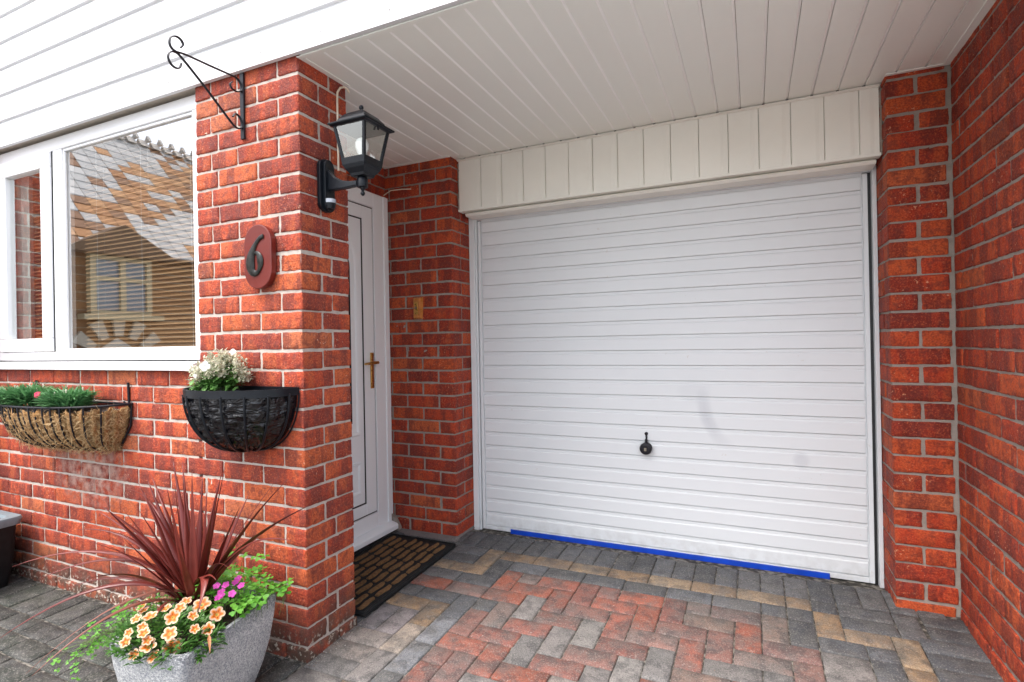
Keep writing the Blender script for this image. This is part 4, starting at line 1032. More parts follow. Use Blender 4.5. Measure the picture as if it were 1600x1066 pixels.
# plant in the half-round basket: pale bracts over green leaves, one white flower
sp = empty('pale_leaved_plant', (-0.33, -0.09, 0.965), 'bushy plant with pale cream buds and green leaves, in the half-round black basket', 'plant')
q = MB(); q2 = MB(); q3 = MB()
cx, cy = -0.335, -0.095
for i in range(70):
    a = random.uniform(0, 6.28); r_ = 0.115*math.sqrt(random.random()); bx, by = cx+0.03*math.cos(a), min(cy+0.03*math.sin(a), -0.02)
    h_ = random.uniform(0.08, 0.165)*(1-0.3*(r_/0.115)**2)
    tx, ty = cx+r_*1.12*math.cos(a), min(cy+r_*0.8*math.sin(a), -0.012)
    pts = [Vector((bx, by, 0.955)).lerp(Vector((tx, ty, 0.962+h_)), t)+Vector((0, 0, 0.02*math.sin(t*3.1))) for t in np.linspace(0, 1, 5)]
    q3.tube(pts, [0.0018, 0.0016, 0.0014, 0.0012, 0.0008], 5)
    for t in (0.35, 0.55, 0.75):
        pp_ = pts[0].lerp(pts[-1], t)
        for k in range(3): leaf(q, pp_, rdir(-5, 45), random.uniform(0.022, 0.036), random.uniform(0.014, 0.021), mi=0, shape=0.7)
    for k in range(26):
        pp_ = pts[-1] + Vector((random.gauss(0, .009), random.gauss(0, .009), random.uniform(-.03, .01)))
        leaf(q2, pp_, rdir(0, 80), random.uniform(0.011, 0.020), random.uniform(0.006, 0.010), mi=0, shape=0.8, cup=0.6)
for i in range(60):
    a = random.uniform(math.pi*0.95, math.pi*2.05); r_ = random.uniform(0.06, 0.105)
    leaf(q, (cx+r_*math.cos(a), cy+0.75*r_*math.sin(a), 0.975+random.uniform(0, 0.045)), rdir(-30, 25, 200, 340), random.uniform(0.028, 0.042), random.uniform(0.018, 0.026), shape=0.7)
q3.build('stem', M['stem'], sp); q.build('foliage', M['sage'], sp, smooth=80); q2.build('bud', M['bract'], sp, smooth=80)
q = MB()
for c, d, R in (((-0.263, -0.205, 1.075), (0.55, -0.8, 0.2), 0.019), ((-0.225, -0.12, 1.125), (0.5, -0.8, 0.4), 0.012), ((-0.31, -0.21, 1.04), (0.2, -0.9, 0.1), 0.008)): q = MB(); five_petal(q, c, d, R, np_=4); q.build('flower', M['white_petal'], sp, smooth=80)

# ------------------------------------------------------------------ coir trough
ct = empty('coir_lined_wall_trough', (-1.435, 0, 0.68), 'long wire wall trough with brown coir liner, hooked below the window', 'wall basket')
TX, TA, TB, TZ, TH = -1.435, 0.402, 0.245, 0.893, 0.215
q = MB(); q.tube(half_loop(TX, TA, TB, TZ, 2.35, 48), 0.0052, 8); q.tube([(TX-TA, -0.008, TZ), (TX+TA, -0.008, TZ)], 0.005, 8)
q.tube([(TX-TA+0.0, -0.008, TZ-0.0), (TX-TA+0.01, -0.008, TZ-0.1), (TX-TA+0.09, -0.008, TZ-TH+0.01), (TX+TA-0.09, -0.008, TZ-TH+0.01), (TX+TA-0.01, -0.008, TZ-0.1), (TX+TA, -0.008, TZ)], 0.0045, 8)
q.build('rim', M['ironwork'], ct, smooth=50)
def tr_pt(t, ph, s=1.0, n=2.35):
    c, s_ = math.cos(t), math.sin(t); k = math.cos(ph)**0.7
    kx = 1-0.23*math.sin(ph)**2
    return (TX+TA*s*np.sign(c)*abs(c)**(2/n)*kx, -0.008-TB*s*abs(s_)**(2/n)*k, TZ-TH*s*math.sin(ph))
q = MB()
for k in range(19):
    xt = -0.93+1.86*k/18; t = math.acos(max(-1, min(1, np.sign(xt)*abs(xt)**(2.35/2))))
    q.tube([tr_pt(t, ph) for ph in np.linspace(0.0, math.pi/2, 16)], 0.0036, 6)
q.build('rib', M['ironwork'], ct, smooth=50)
q = MB(); vs = []; NT_, NP = 120, 26
for i in range(NP+1):
    ph = 0.10+(math.pi/2-0.10)*i/NP
    for k in range(NT_+1):
        t = math.pi*k/NT_; p = Vector(tr_pt(t, ph, 0.965)); e = min(1, math.sin(t)*5)
        bulge = 0.009*math.cos(k*2*math.pi/NT_*19)*1.0 + rng.normal(0, 0.0028)
        d = Vector((p.x-TX, p.y*2, (p.z-TZ))); d.normalize(); p += d*bulge*e
        if i == 0: p.z += 0.010*math.sin(k*0.8)+0.006*math.sin(k*2.1)
        p.y = min(p.y, -0.004); vs.append(p)
q.add(vs, [(i*(NT_+1)+k, (i+1)*(NT_+1)+k, (i+1)*(NT_+1)+k+1, i*(NT_+1)+k+1) for i in range(NP) for k in range(NT_)])
q.build('liner', M['fibre'], ct, smooth=70, solid=0.006)
q = MB()    # loose fibres
for i in range(2600):
    t = random.uniform(0.05, math.pi-0.05); ph = random.uniform(0.12, math.pi/2*0.98); p = Vector(tr_pt(t, ph, 0.975)); d = rdir(-60, 60); L_ = random.uniform(0.015, 0.045)
    out = Vector((p.x-TX, p.y*2, (p.z-TZ))).normalized()
    d = (d - out*d.dot(out)*0.8).normalized(); m_ = p+d*L_*0.5+out*random.uniform(0.002, 0.010); e_ = p+d*L_+out*random.uniform(-0.002, 0.008)+Vector((0, 0, random.uniform(-.008, .004)))
    q.tube([p+out*0.001, m_, e_], 0.00065, 3, cap=False)
q.build('loose_fibre', leaf_mat('fibre_strand', (0.50, 0.30, 0.12), (0.72, 0.52, 0.28), 0.8, 0.1), ct)
q = MB(); lo = half_loop(TX, TA*0.94, TB*0.92, TZ-0.026, 2.35, 40); lo = [(p[0], p[1], p[2]+random.uniform(-.006, .008)) for p in lo]; q.add([(TX, -0.008, TZ-0.015)]+lo, [(0, i+1, i+2) for i in range(39)]); q.build('soil', M['soil'], ct)
for x_ in (-1.828, -1.058):
    q = MB(); q.tube(spline([(x_, -0.004, TZ-0.04), (x_, -0.007, TZ+0.085), (x_, -0.008, TZ+0.092)]), 0.0055, 8)
    q.tube(spline([(x_, -0.008, TZ+0.004), (x_+0.004, -0.02, TZ-0.006), (x_-0.006, -0.024, TZ+0.012)]), 0.004, 8); q.build('hook', M['ironwork'], ct, smooth=50)

def grass_tuft(mb, cx, cy, cz, R, H, n, W=0.005):
    for i in range(n):
        a = random.uniform(0, 6.28); r_ = R*math.sqrt(random.random()); b = Vector((cx+r_*math.cos(a), cy+r_*0.6*math.sin(a), cz+random.uniform(0, H*0.5)))
        out = Vector((math.cos(a)*r_/R, math.sin(a)*r_/R, 0)); d = (out*0.9+Vector((random.gauss(0, .35), random.gauss(0, .35), random.uniform(0.5, 1.3)))).normalized()
        leaf(mb, b, d, random.uniform(0.028, 0.055)*H/0.08, W*random.uniform(0.7, 1.3), bend=random.uniform(0.1, 0.5), nseg=4, shape=0.8, cup=0.5)
for (nm, xc, yc_, R, H, n_, lab, fl) in (('dianthus', -1.62, -0.140, 0.13, 0.115, 2100, 'larger dark green tufted dianthus, left in the coir trough', ((-1.66, -0.2, 0.975), (-1.80, -0.14, 0.97), (-1.86, -0.13, 0.985))),
                                ('dianthus', -1.275, -0.140, 0.105, 0.105, 1500, 'dark green tufted dianthus with one cerise flower, right in the coir trough', ((-1.385, -0.20, 0.945),))):
    dn = empty(nm, (xc, yc_, TZ-0.01), lab, 'plant', 'dianthus plants in the coir trough')
    q = MB(); grass_tuft(q, xc, yc_, TZ-0.015, R, H, int(n_*0.55), 0.010)
    q.build('foliage', M['diant'], dn, smooth=80)
    q = MB(); 
    for k in range(6):
        a = random.uniform(0, 6.28); p = Vector((xc+R*0.6*math.cos(a), yc_+R*0.5*math.sin(a), TZ+H*0.62+random.uniform(-.02, .005))); q.tube([p, p+Vector((0, 0, .012)), p+Vector((0, 0, .018))], [0.0035, 0.004, 0.001], 6)
    build_each(q, 'bud', M['bract'], dn, smooth=60)
    for c in fl:
        if nm and c[2] != 0.945: continue
        q = MB(); five_petal(q, (c[0], c[1], c[2]), (0.5, -0.8, 0.35), 0.014, np_=5); five_petal(q, (c[0]+0.004, c[1]-0.004, c[2]+0.004), (0.6, -0.6, 0.6), 0.011, np_=5); five_petal(q, (c[0]-0.014, c[1], c[2]-0.004), (0.1, -0.9, 0.3), 0.011); q.build('flower', M['cerise'], dn, smooth=80)

# ------------------------------------------------------------------ planter
pt = empty('concrete_planter', (-0.16, -0.30, -0.05), 'square tapered grey exposed-aggregate planter standing on the paving by the pier', 'planter')
ZR = 0.252; base_z = -0.052
RIM = [(-0.030, -0.095), (0.052, -0.522), (-0.262, -0.552), (-0.365, -0.098)]
cpx = sum(p[0] for p in RIM)/4; cpy = sum(p[1] for p in RIM)/4
def rring(s_, z_, rad=0.03, nn=5):
    out = []; P2 = [Vector((cpx+(p[0]-cpx)*s_, cpy+(p[1]-cpy)*s_)) for p in RIM]
    for i in range(4):
        a, b, c = P2[i-1], P2[i], P2[(i+1) % 4]; u = (a-b).normalized(); v = (c-b).normalized()
        A, B = b+u*rad, b+v*rad
        for k in range(nn):
            t = k/(nn-1); q_ = (1-t)**2*A+2*t*(1-t)*b+t*t*B; out.append((q_.x, q_.y, z_))
    return out
q = MB(); levels = [(0.60, base_z), (0.68, -0.035), (0.80, 0.03), (0.89, 0.10), (0.955, 0.18), (0.99, ZR-0.006), (0.985, ZR), (0.90, ZR), (0.885, ZR-0.006), (0.86, 0.16)]
LV = []
for s_, z_ in levels:
    LV.append(rring(s_, z_, 0.038*s_, 7))
nn = len(LV[0]); vs = [p for l_ in LV for p in l_]; fs = [(i*nn+k, i*nn+(k+1) % nn, (i+1)*nn+(k+1) % nn, (i+1)*nn+k) for i in range(len(LV)-1) for k in range(nn)]
fs.append(tuple(range(nn))[::-1]); q.add(vs, fs); q.build('pot', M['planter'], pt, smooth=35)
q = MB(); r0 = rring(0.875, 0.225, 0.02, 7); q.add([(cpx, cpy, 0.25)]+r0, [(0, 1+k, 1+(k+1) % nn) for k in range(nn)]); q.build('soil', M['soil'], pt)

# cordyline
cd = empty('cordyline', (-0.215, -0.285, 0.23), 'spiky dark red cordyline with long arching leaves, in the concrete planter', 'plant')
tips = [[-0.664, -0.60, 0.44], [-0.62, -0.55, 0.385], [-0.56, -0.50, 0.345], [-0.62, -0.66, 0.24], [-0.36, -0.70, 0.22], [-0.28, -0.72, 0.245],
 [-0.429, -0.22, 0.728], [-0.434, -0.18, 0.71], [-0.595, -0.2, 0.657], [-0.54, -0.28, 0.652], [-0.50, -0.27, 0.66], [-0.292, -0.2, 0.678], [-0.107, -0.25, 0.736], [-0.299, -0.12, 0.664], [-0.755, -0.2, 0.58], [-0.56, -0.40, 0.573], [-0.60, -0.45, 0.52], [-0.207, -0.3, 0.724],
 [0.036, -0.15, 0.692], [0.151, -0.22, 0.706], [0.223, -0.2, 0.622], [0.23, -0.28, 0.534], [-0.098, -0.12, 0.452], [0.027, -0.3, 0.629], [-0.013, -0.35, 0.7], [-0.50, -0.42, 0.60], [-0.387, -0.35, 0.643], [-0.174, -0.1, 0.598], [-0.219, -0.38, 0.688], [-0.70, -0.15, 0.36],
 [-0.33, -0.45, 0.62], [-0.42, -0.1, 0.60], [-0.36, -0.24, 0.70], [-0.18, -0.22, 0.70], [-0.52, -0.33, 0.54], [-0.28, -0.30, 0.73], [-0.47, -0.16, 0.68]]
tips[-6:] = [[-0.33, -0.40, 0.60], [-0.38, -0.14, 0.60], [-0.33, -0.25, 0.69], [-0.24, -0.22, 0.66], [-0.45, -0.30, 0.60], [-0.27, -0.32, 0.68], [-0.40, -0.20, 0.66]]
crown = Vector((-0.225, -0.285, 0.285))
for k in range(9):
    a_ = random.choice([random.uniform(150, 235), random.uniform(-40, 25), random.uniform(235, 320)]); e_ = random.uniform(18, 58); l_ = random.uniform(0.30, 0.46)
    t_ = [crown.x+l_*math.cos(math.radians(a_))*math.cos(math.radians(e_)), min(-0.03, crown.y+l_*math.sin(math.radians(a_))*math.cos(math.radians(e_))), crown.z+l_*math.sin(math.radians(e_))]; tips.insert(30, t_)
qs = MB(); qp = MB()
for n_, tp in enumerate(tips):
    tp = Vector(tp); d = tp-crown; L_ = d.length; el = d.z/L_; hor = Vector((d.x, d.y, 0))
    W = random.uniform(0.023, 0.031) if el > 0.5 else random.uniform(0.018, 0.024)
    az = hor.normalized() if hor.length > 1e-3 else Vector((1, 0, 0))
    b0 = crown + az*0.016 + Vector((random.uniform(-.008, .008), random.uniform(-.008, .008), random.uniform(-.04, .03)))
    arch = 0.05 if el > 0.75 else (0.12 if el > 0.5 else 0.34)
    ctrl = b0.lerp(tp, 0.42) + Vector((0, 0, arch*L_))
    if el < 0.45: ctrl = b0.lerp(tp, 0.38) + Vector((0, 0, 0.36*L_))
    pts = []
    for i in range(15):
        t = i/14; pts.append((1-t)**2*b0+2*t*(1-t)*ctrl+t*t*tp)
    vs = []; sd_ = az.cross(Vector((0, 0, 1))); sd_.normalize(); tw = random.uniform(-0.5, 0.5)
    for i, p in enumerate(pts):
        t = i/14; tg = (pts[min(i+1, 14)]-pts[max(i-1, 0)]).normalized(); s2 = (sd_*math.cos(tw*t*2)+tg.cross(sd_)*math.sin(tw*t*2)).normalized(); nn_ = tg.cross(s2)
        w_ = W*(0.75+0.6*math.sin(math.pi*min(1, t*1.25+0.1)))*(1-t**2.6)*0.75+0.0006
        vs += [p - s2*w_*0.5 + nn_*w_*0.16, p - s2*w_*0.25+nn_*w_*0.04, p, p+s2*w_*0.25+nn_*w_*0.04, p + s2*w_*0.5 + nn_*w_*0.16]
    tgt = qp if n_ in (4, 5, 29) else qs
    tgt.add(vs, [(5*i+a, 5*i+a+1, 5*i+a+6, 5*i+a+5) for i in range(14) for a in range(4)])
# drooping broad leaf towards the viewer, right
for (b0, c0, tp, W) in (((-0.205, -0.30, 0.33), (-0.05, -0.34, 0.47), (-0.02, -0.42, 0.325), 0.026), ((-0.235, -0.33, 0.30), (-0.2, -0.42, 0.33), (-0.155, -0.46, 0.31), 0.02)):
    b0, c0, tp = Vector(b0), Vector(c0), Vector(tp); vs = []
    for i in range(13):
        t = i/12; p = (1-t)**2*b0+2*t*(1-t)*c0+t*t*tp; w_ = W*(0.8+0.4*math.sin(math.pi*t))*(1-t**3)+0.0006; s2 = Vector((0.75, 0.55, 0.35)).normalized(); vs += [p-s2*w_*0.5, p+Vector((0, 0, -0.002)), p+s2*w_*0.5]
    qs.add(vs, [(3*i+a, 3*i+a+1, 3*i+a+4, 3*i+a+3) for i in range(12) for a in (0, 1)])
qs.build('leaf', M['cord'], cd, smooth=80, solid=0.0008); o = qp.build('leaf', M['cord_pale'], cd, smooth=80, solid=0.0008); o['label'] = 'paler faded drooping leaves'
q = MB(); q.tube([(-0.22, -0.285, 0.21), (-0.222, -0.285, 0.27), (-0.225, -0.285, 0.32)], [0.024, 0.026, 0.018], 12); q.build('crown', M['cord'], cd, smooth=60)

# calibrachoa
cc = empty('calibrachoa', (-0.12, -0.46, 0.23), 'mound of cream and orange calibrachoa flowers spilling over the front of the planter', 'plant')
FL = [(-0.288, -0.42, 1.0), (-0.187, -0.458, 1.2), (-0.222, -0.480, 0.8), (-0.108, -0.525, 0.95), (-0.151, -0.504, 0.8), (-0.2, -0.40, 0.9), (-0.27, -0.375, 0.95), (-0.341, -0.335, 0.9), (-0.120, -0.431, 1.15), (-0.113, -0.340, 1.3), (-0.036, -0.496, 1.05), (-0.025, -0.563, 1.2), (0.046, -0.54, 1.35), (-0.110, -0.575, 0.9), (0.04, -0.590, 0.95), (-0.02, -0.605, 0.85), (0.050, -0.435, 1.0), (-0.006, -0.365, 1.15), (-0.183, -0.345, 0.95), (-0.240, -0.345, 0.8), (-0.31, -0.39, 0.75), (-0.25, -0.44, 0.8), (-0.07, -0.40, 0.8), (-0.155, -0.54, 0.7), (-0.06, -0.545, 0.75), (-0.16, -0.38, 0.8), (0.01, -0.45, 0.8)]
q = MB(); qstem = MB(); PC = Vector((-0.13, -0.44, 0.24))
def mound(x_, y_): 
    r_ = math.hypot((x_-PC.x)/0.21, (y_-PC.y)/0.17); return 0.235+0.068*max(0, 1-r_**2) - 0.05*max(0, r_-1)
for i in range(1500):
    a = random.uniform(0, 6.28); r_ = math.sqrt(random.random())*1.0; x_ = PC.x+0.185*r_*math.cos(a); y_ = PC.y+0.125*r_*math.sin(a); z_ = mound(x_, y_)-random.uniform(0, 0.04)
    leaf(q, (x_, y_, z_), rdir(5, 75, math.degrees(a)-80, math.degrees(a)+80), random.uniform(0.018, 0.030), random.uniform(0.007, 0.012), shape=0.75, bend=0.35)
q.build('foliage', M['calileaf'], cc, smooth=80)
def cali_tone(r_, lobe):
    cream = np.array((0.66, 0.47, 0.33)); orange = np.array((0.78, 0.20, 0.01)); rust = np.array((0.20, 0.02, 0.008)); yel = np.array((0.85, 0.62, 0.12))
    if r_ < 0.2: return tuple(yel*0.6+rust*0.4)
    k = max(0, min(1, (0.50+0.32*lobe**2-r_)/0.16+0.5)); c = cream*(1-k)+orange*k
    v = max(0, 1-abs(r_-0.40)/0.28)*(1.0 if lobe > 0.93 or lobe < 0.12 else 0.25); return tuple(c*(1-v*0.85)+rust*v*0.85)
CAMP = Vector((1.551, -1.517, 1.142))
for i, (x_, y_, s_) in enumerate(FL):
    z_ = mound(x_, y_)+0.024; # keep the picked place along the line of sight plausible by mound height
    dz = z_-0.30; dirv = (CAMP-Vector((x_, y_, 0.30))); k = dz/dirv.z; p = Vector((x_, y_, 0.30))+dirv*k
    d = (Vector((0.3, -0.5, 0.85))+Vector(((p.x-PC.x)*2.5, (p.y-PC.y)*3, 0))+Vector((random.gauss(0, .22), random.gauss(0, .22), 0))).normalized()
    s_ *= random.uniform(0.85, 1.05); q = MB(); five_petal(q, p, d, 0.0215*s_, cali_tone, cup=random.uniform(0.1, 0.6)); q.tube([p-d*0.022, p-d*0.003], [0.0014, 0.0042], 6, mi=1); q.build('flower', [M['petal'], M['stem']], cc, smooth=80)
q = MB(); q.box(0, 0.001, 0, 0.001, 0, 0.001) if False else None
leaf(q, (0.055, -0.437, 0.288), (0.45, -0.30, -0.42), 0.055, 0.010, bend=0.1); q.build('dead_leaf', M['dead'], cc)

# oxalis with pink flowers
ox = empty('oxalis', (-0.13, -0.19, 0.23), 'bright green clover-leaved oxalis with magenta flowers, at the wall side of the planter', 'plant')
def clover(mb, p, R, tilt=None, ms=None):
    d = tilt or (Vector((random.gauss(0, .25), random.gauss(-.15, .25), 1))).normalized(); a = d.orthogonal().normalized(); b = d.cross(a); a0 = random.uniform(0, 6.28)
    for k in range(3):
        th = a0+k*2.094; u = a*math.cos(th)+b*math.sin(th); v = d.cross(u)
        prof = [(0, 0), (0.45, 0.36), (0.8, 0.50), (1.02, 0.34), (0.90, 0.0), (1.02, -0.34), (0.8, -0.50), (0.45, -0.36)]
        vs = [p+u*R*x_+v*R*y_+d*R*(0.12*abs(y_)*2-0.15*x_*x_) for x_, y_ in prof]
        mb.add(vs, [(0, 1, 2, 3, 4), (0, 4, 5, 6, 7)])
q = MB(); qs = MB()
for i in range(190):
    x_ = random.uniform(-0.33, 0.02); t = random.random(); y_ = -0.09-0.24*t + (0.0 if x_ > -0.25 else 0.02); z_ = 0.268+0.05*math.sin(3.1*(x_+0.33)/0.35)*random.uniform(0.3, 1.1)+random.uniform(-.01, .025)
    if x_ > -0.06 and y_ > -0.13: z_ -= 0.02
    p = Vector((x_, y_, z_)); clover(q, p, random.uniform(0.014, 0.023)); qs.tube([p-Vector((0.01*random.uniform(-1, 1), 0.01*random.uniform(-1, 1), 0.05)), p], 0.0008, 4)
for (x_, y_, z_) in ((-0.02, -0.10, 0.285), (0.0, -0.085, 0.29), (0.015, -0.115, 0.28), (-0.30, -0.07, 0.34), (-0.27, -0.08, 0.355), (-0.18, -0.07, 0.345), (-0.15, -0.06, 0.35), (-0.21, -0.1, 0.36), (-0.29, -0.1, 0.37), (-0.26, -0.12, 0.36)):
    p = Vector((x_, y_, z_)); clover(q, p, 0.021); qs.tube([p-Vector((0.01, 0.02, 0.09)), p], 0.0009, 4)
q.build('foliage', M['clover'], ox, smooth=80); qs.build('stem', M['stem'], ox)
for (x_, y_) in ((-0.047, -0.32), (-0.102, -0.212), (-0.044, -0.246), (-0.098, -0.263), (-0.039, -0.335), (-0.066, -0.304), (-0.020, -0.30), (-0.085, -0.235), (-0.12, -0.28)):
    p = Vector((x_, y_, 0.335)); q = MB(); five_petal(q, p, (0.35+random.gauss(0, .2), -0.5, 0.75), 0.0125); q.tube([p-Vector((0, 0, 0.07)), p-Vector((0, 0, .002))], 0.0008, 4, mi=1); q.build('flower', [M['pink'], M['stem']], ox, smooth=80)
# small seedling clover spilling over the left rim
o2 = empty('trailing_clover', (-0.40, -0.42, 0.20), 'small-leaved bright green clover trailing over the left rim of the planter', 'plant')
q = MB(); qs = MB()
for i in range(170):
    t = random.random()**1.3; x_ = -0.33-0.13*t+random.gauss(0, .018); y_ = -0.40+random.gauss(0, .075)-0.06*t; z_ = 0.275-0.13*t+random.gauss(0, .014)
    p = Vector((x_, y_, z_)); clover(q, p, random.uniform(0.007, 0.0125)); qs.tube([Vector((-0.33, y_*0.8-0.08, 0.245)), (Vector((-0.34, y_*0.9-0.04, 0.27))+p)/2, p], 0.0006, 4)
for (x_, y_, z_, r_) in ((-0.33, -0.47, 0.305, 0.02), (-0.36, -0.42, 0.30, 0.018), (-0.42, -0.50, 0.17, 0.016), (-0.44, -0.54, 0.12, 0.013), (-0.40, -0.56, 0.16, 0.013), (-0.38, -0.60, 0.09, 0.015), (-0.37, -0.57, 0.13, 0.013)):
    p = Vector((x_, y_, z_)); clover(q, p, r_); qs.tube([Vector((-0.34, y_*0.85-0.05, 0.25)), (Vector((-0.36, y_*0.9, 0.28))+p)/2, p], 0.0006, 4)
q.build('foliage', M['clover'], o2, smooth=80); qs.build('stem', M['stem'], o2)

# ------------------------------------------------------------------ doormat
mt = empty('doormat', (-0.22, 0.71, 0.0), 'black rubber doormat with rows of wavy brown coir bars, in front of the white door', 'doormat')
mx0, mx1, my0, my1 = -0.44, 0.005, 0.315, 1.095
q = MB(); v, f = lattice_box((mx0, my0, -0.006), (mx1, my1, 0.010), (4, 6, 1), 0.004, 0.0); q.add(v, f)
q.tube([(mx0+0.008, my0+0.008, 0.011), (mx1-0.008, my0+0.008, 0.011), (mx1-0.008, my1-0.008, 0.011), (mx0+0.008, my1-0.008, 0.011), (mx0+0.008, my0+0.008, 0.011)], 0.006, 8)
def mtz(v): return v
for MBq in (q,): 
    for arr in MBq.v: arr[:, 2] += np.array([gz(y)+0.006 for y in arr[:, 1]])
q.build('mat_base', M['rubber'], mt, smooth=50)
q = MB(); nx_ = 8; ny_ = 6; sx = (mx1-mx0-0.05)/nx_; sy = (my1-my0-0.05)/ny_
for i in range(nx_):
    for j in range(ny_+1):
        yc_ = my0+0.025+sy*(j+0.5)-(sy*0.12*(i % 3))
        a_, b_ = max(my0+0.02, yc_-sy*0.42), min(my1-0.02, yc_+sy*0.42)
        if b_-a_ < 0.03: continue
        xc = mx0+0.025+sx*(i+0.5); n = 9; vs = []
        for k in range(n):
            t = k/(n-1); yy = a_+(b_-a_)*t; ww = sx*0.285*(0.45+0.55*math.sin(math.pi*(0.08+0.84*t))**0.6)*(1 if True else 0)
            xo = xc+0.0022*math.sin(2*math.pi*t+(j % 2)*3.14)
            hz = gz(yy)+0.006
            vs += [(xo-ww, yy, hz+0.010), (xo-ww*0.8, yy, hz+0.0165), (xo, yy, hz+0.018), (xo+ww*0.8, yy, hz+0.0165), (xo+ww, yy, hz+0.010)]
        fs = [(5*k+a, 5*k+a+1, 5*k+a+6, 5*k+a+5) for k in range(n-1) for a in range(4)] + [(0, 1, 2, 3, 4)[::-1], tuple(5*(n-1)+a for a in range(5))]
        vs = np.array(vs); vs[:, :] += rng.normal(0, 0.0006, vs.shape); q.add(vs, fs)
q.build('coir_bars', M['coir'], mt, smooth=50)

# ------------------------------------------------------------------ recycling box at the left edge
bn = empty('recycling_box', (-2.15, -0.27, -0.05), 'black plastic recycling box with a pale grey-blue rim, against the front wall', 'box')
def rrect(x0, x1, y0, y1, z_, r_=0.03, n=5):
    out = []
    for (cx_, cy_, a0) in ((x1-r_, y1-r_, 0), (x0+r_, y1-r_, 90), (x0+r_, y0+r_, 180), (x1-r_, y0+r_, 270)):
        for k in range(n): a = math.radians(a0+90*k/(n-1)); out.append((cx_+r_*math.cos(a), cy_+r_*math.sin(a), z_))
    return out
def loft(mb, rings, mi=0, capb=True, capt=False):
    n = len(rings[0]); vs = [p for r_ in rings for p in r_]; fs = [(i*n+k, i*n+(k+1) % n, (i+1)*n+(k+1) % n, (i+1)*n+k) for i in range(len(rings)-1) for k in range(n)]
    if capb: fs.append(tuple(range(n))[::-1])
    if capt: fs.append(tuple(range((len(rings)-1)*n, len(rings)*n)))
    mb.add(vs, fs, mi)
q = MB(); loft(q, [rrect(-2.27, -1.925, -0.52, -0.085, -0.048), rrect(-2.285, -1.90, -0.54, -0.070, 0.10), rrect(-2.295, -1.885, -0.55, -0.062, 0.285), rrect(-2.285, -1.895, -0.54, -0.072, 0.285), rrect(-2.25, -1.935, -0.50, -0.10, -0.03)]); q.build('body', M['blackplastic'], bn, smooth=40)
q = MB(); loft(q, [rrect(-2.303, -1.876, -0.56, -0.054, 0.262), rrect(-2.308, -1.868, -0.565, -0.046, 0.292), rrect(-2.303, -1.872, -0.56, -0.050, 0.303), rrect(-2.262, -1.915, -0.52, -0.09, 0.303), rrect(-2.252, -1.925, -0.51, -0.10, 0.29)], capb=False); q.build('rim', M['binrim'], bn, smooth=40)

# ------------------------------------------------------------------ house across the close (seen mirrored in the window)
nh = empty('neighbouring_house', (-15, -9, -0.09), 'brown brick house with patchwork tiled roof across the street, mirrored in the large window pane', 'house')
q = MB(); q.box(-21.5, -14.0, -16.0, -4.6, -0.09, 3.85); q.box(-14.6, -13.98, -16.0, -4.6, -0.09, 0.5)
a = NT('buff_brown_brick'); bt = a.n('ShaderNodeTexBrick'); mpn = a.n('ShaderNodeMapping'); mpn.inputs['Rotation'].default_value = (math.radians(90), 0, math.radians(90)); a.l(a.co(), mpn.inputs[0]); a.l(mpn.outputs[0], bt.inputs[0])
bt.inputs['Scale'].default_value = 1.0; bt.inputs['Brick Width'].default_value = 0.225; bt.inputs['Row Height'].default_value = 0.075; bt.inputs['Mortar Size'].default_value = 0.008
bt.inputs['Color1'].default_value = (0.30, 0.15, 0.06, 1); bt.inputs['Color2'].default_value = (0.20, 0.10, 0.045, 1); bt.inputs['Mortar'].default_value = (0.35, 0.3, 0.22, 1)
q.build('wall', a.set(bt.outputs[0], 0.9), nh)
rfm = MB(); sl_ = (8.35-3.75)/(4.25); 
rows = 17
for r_ in range(rows):
    xa = -13.75-4.25*r_/rows; xb_ = -13.75-4.25*(r_+1)/rows; za = 3.72+4.6*r_/rows; zb_ = 3.72+4.6*(r_+1)/rows
    y_ = -16.3
    while y_ < -4.3:
        c_ = random.choice([(0.42, 0.20, 0.08), (0.34, 0.15, 0.055), (0.48, 0.25, 0.11), (0.50, 0.48, 0.45), (0.44, 0.42, 0.40), (0.24, 0.12, 0.06)])
        if math.sin(y_*1.3+r_*0.55) + random.gauss(0, .5) > 0.35: c_ = random.choice([(0.55, 0.53, 0.50), (0.46, 0.45, 0.43)])
        elif c_[0] < 0.49 is False: pass
        w_ = 0.42; t_ = 0.06
        rfm.add([(xa, y_, za+t_), (xa, y_+w_-0.015, za+t_), (xb_, y_+w_-0.015, zb_+0.03), (xb_, y_, zb_+0.03), (xa, y_, za), (xa, y_+w_-0.015, za)], [(0, 1, 2, 3), (4, 5, 1, 0)], 0, c_); y_ += w_
rfm.add([(-13.7, -16.3, 3.70), (-13.7, -4.3, 3.70), (-18.0, -4.3, 8.31), (-18.0, -16.3, 8.31)], [(0, 1, 2, 3)], 0, (0.15, 0.09, 0.05))
rfm.add([(-22.3, -16.3, 3.70), (-22.3, -4.3, 3.70), (-18.0, -4.3, 8.35), (-18.0, -16.3, 8.35)], [(0, 3, 2, 1)], 0, (0.3, 0.15, 0.07))
rfm.add([(-14, -4.6, 3.8), (-21.5, -4.6, 3.8), (-18, -4.6, 8.2), (-14, -16, 3.8), (-21.5, -16, 3.8), (-18, -16, 8.2)], [(0, 2, 1), (3, 4, 5)], 0, (0.3, 0.15, 0.06))
roof = rfm.build('roof', attr_colour('roof_tile', 0.85), nh)
q = MB(); y_ = -16.3
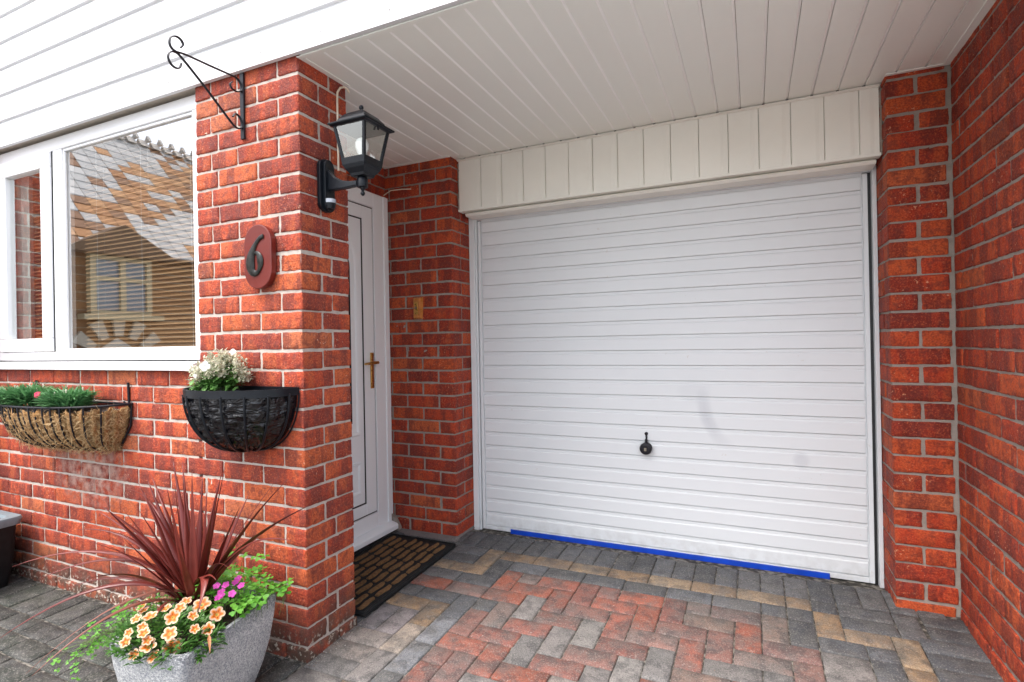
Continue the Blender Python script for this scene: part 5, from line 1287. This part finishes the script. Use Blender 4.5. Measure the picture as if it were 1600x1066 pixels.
while y_ < -4.3:
    q.prism([(-18.22, 8.26), (-18.0, 8.52), (-17.78, 8.26)], 1, y_, y_+0.28) ; q.prism([(-18.15, 8.5), (-18.0, 8.72), (-17.85, 8.5)], 1, y_+0.30, y_+0.40); y_ += 0.42
q.build('ridge', M['ridge'], roof)
q = MB(); q.prism([(-8.4, 3.62), (-5.9, 3.62), (-5.9, 3.74), (-7.15, 4.45), (-8.4, 3.74)], 0, -15.5, -13.6); q.build('gable', simple('gable_tile', (0.17, 0.10, 0.055), 0.8), nh)
wn = sub('window', nh)
q = MB()
for a_ in (-7.95, -7.27, -6.55): q.box(-14.02, -13.82, a_, a_+0.14, 2.16, 3.61)
for z_ in (2.06, 2.95, 3.5): q.box(-14.02, -13.83, -7.94, -6.42, z_, z_+0.1)
q.box(-14.02, -13.7, -8.2, -6.2, 1.92, 2.055); q.build('frame', simple('cream_frame', (0.44, 0.36, 0.22), 0.6), wn)
q = MB(); q.box(-14.0, -13.9, -7.9, -6.45, 2.17, 3.5); q.build('pane', simple('grey_glass', (0.22, 0.25, 0.28), 0.1), wn)
q = MB()
for k in range(7):
    a_ = math.radians(10+160*k/6); c0 = (-7.1, 0.75); q.add([(-13.9, c0[0]+math.cos(a_-0.13)*0.75, c0[1]+math.sin(a_-0.13)*0.75), (-13.9, c0[0]+math.cos(a_+0.13)*0.75, c0[1]+math.sin(a_+0.13)*0.75), (-13.9, c0[0]+math.cos(a_+0.13)*1.25, c0[1]+math.sin(a_+0.13)*1.25), (-13.9, c0[0]+math.cos(a_-0.13)*1.25, c0[1]+math.sin(a_-0.13)*1.25)], [(0, 1, 2, 3)])
q.build('arch_stone', simple('pale_stone', (0.42, 0.36, 0.28), 0.8), nh, solid=0.1)
q = MB(); q.prism([(-7.9, 0.0), (-6.3, 0.0), (-6.3, 0.9), (-7.1, 1.45), (-7.9, 0.9)], 0, -14.05, -13.95); q.build('door', simple('pale_door', (0.5, 0.46, 0.4), 0.6), nh)

for o in bpy.data.objects:
    if '_w' in o: del o['_w']
print('objects', len(bpy.data.objects), 'polys', sum(len(o.data.polygons) for o in bpy.data.objects if o.type == 'MESH'))
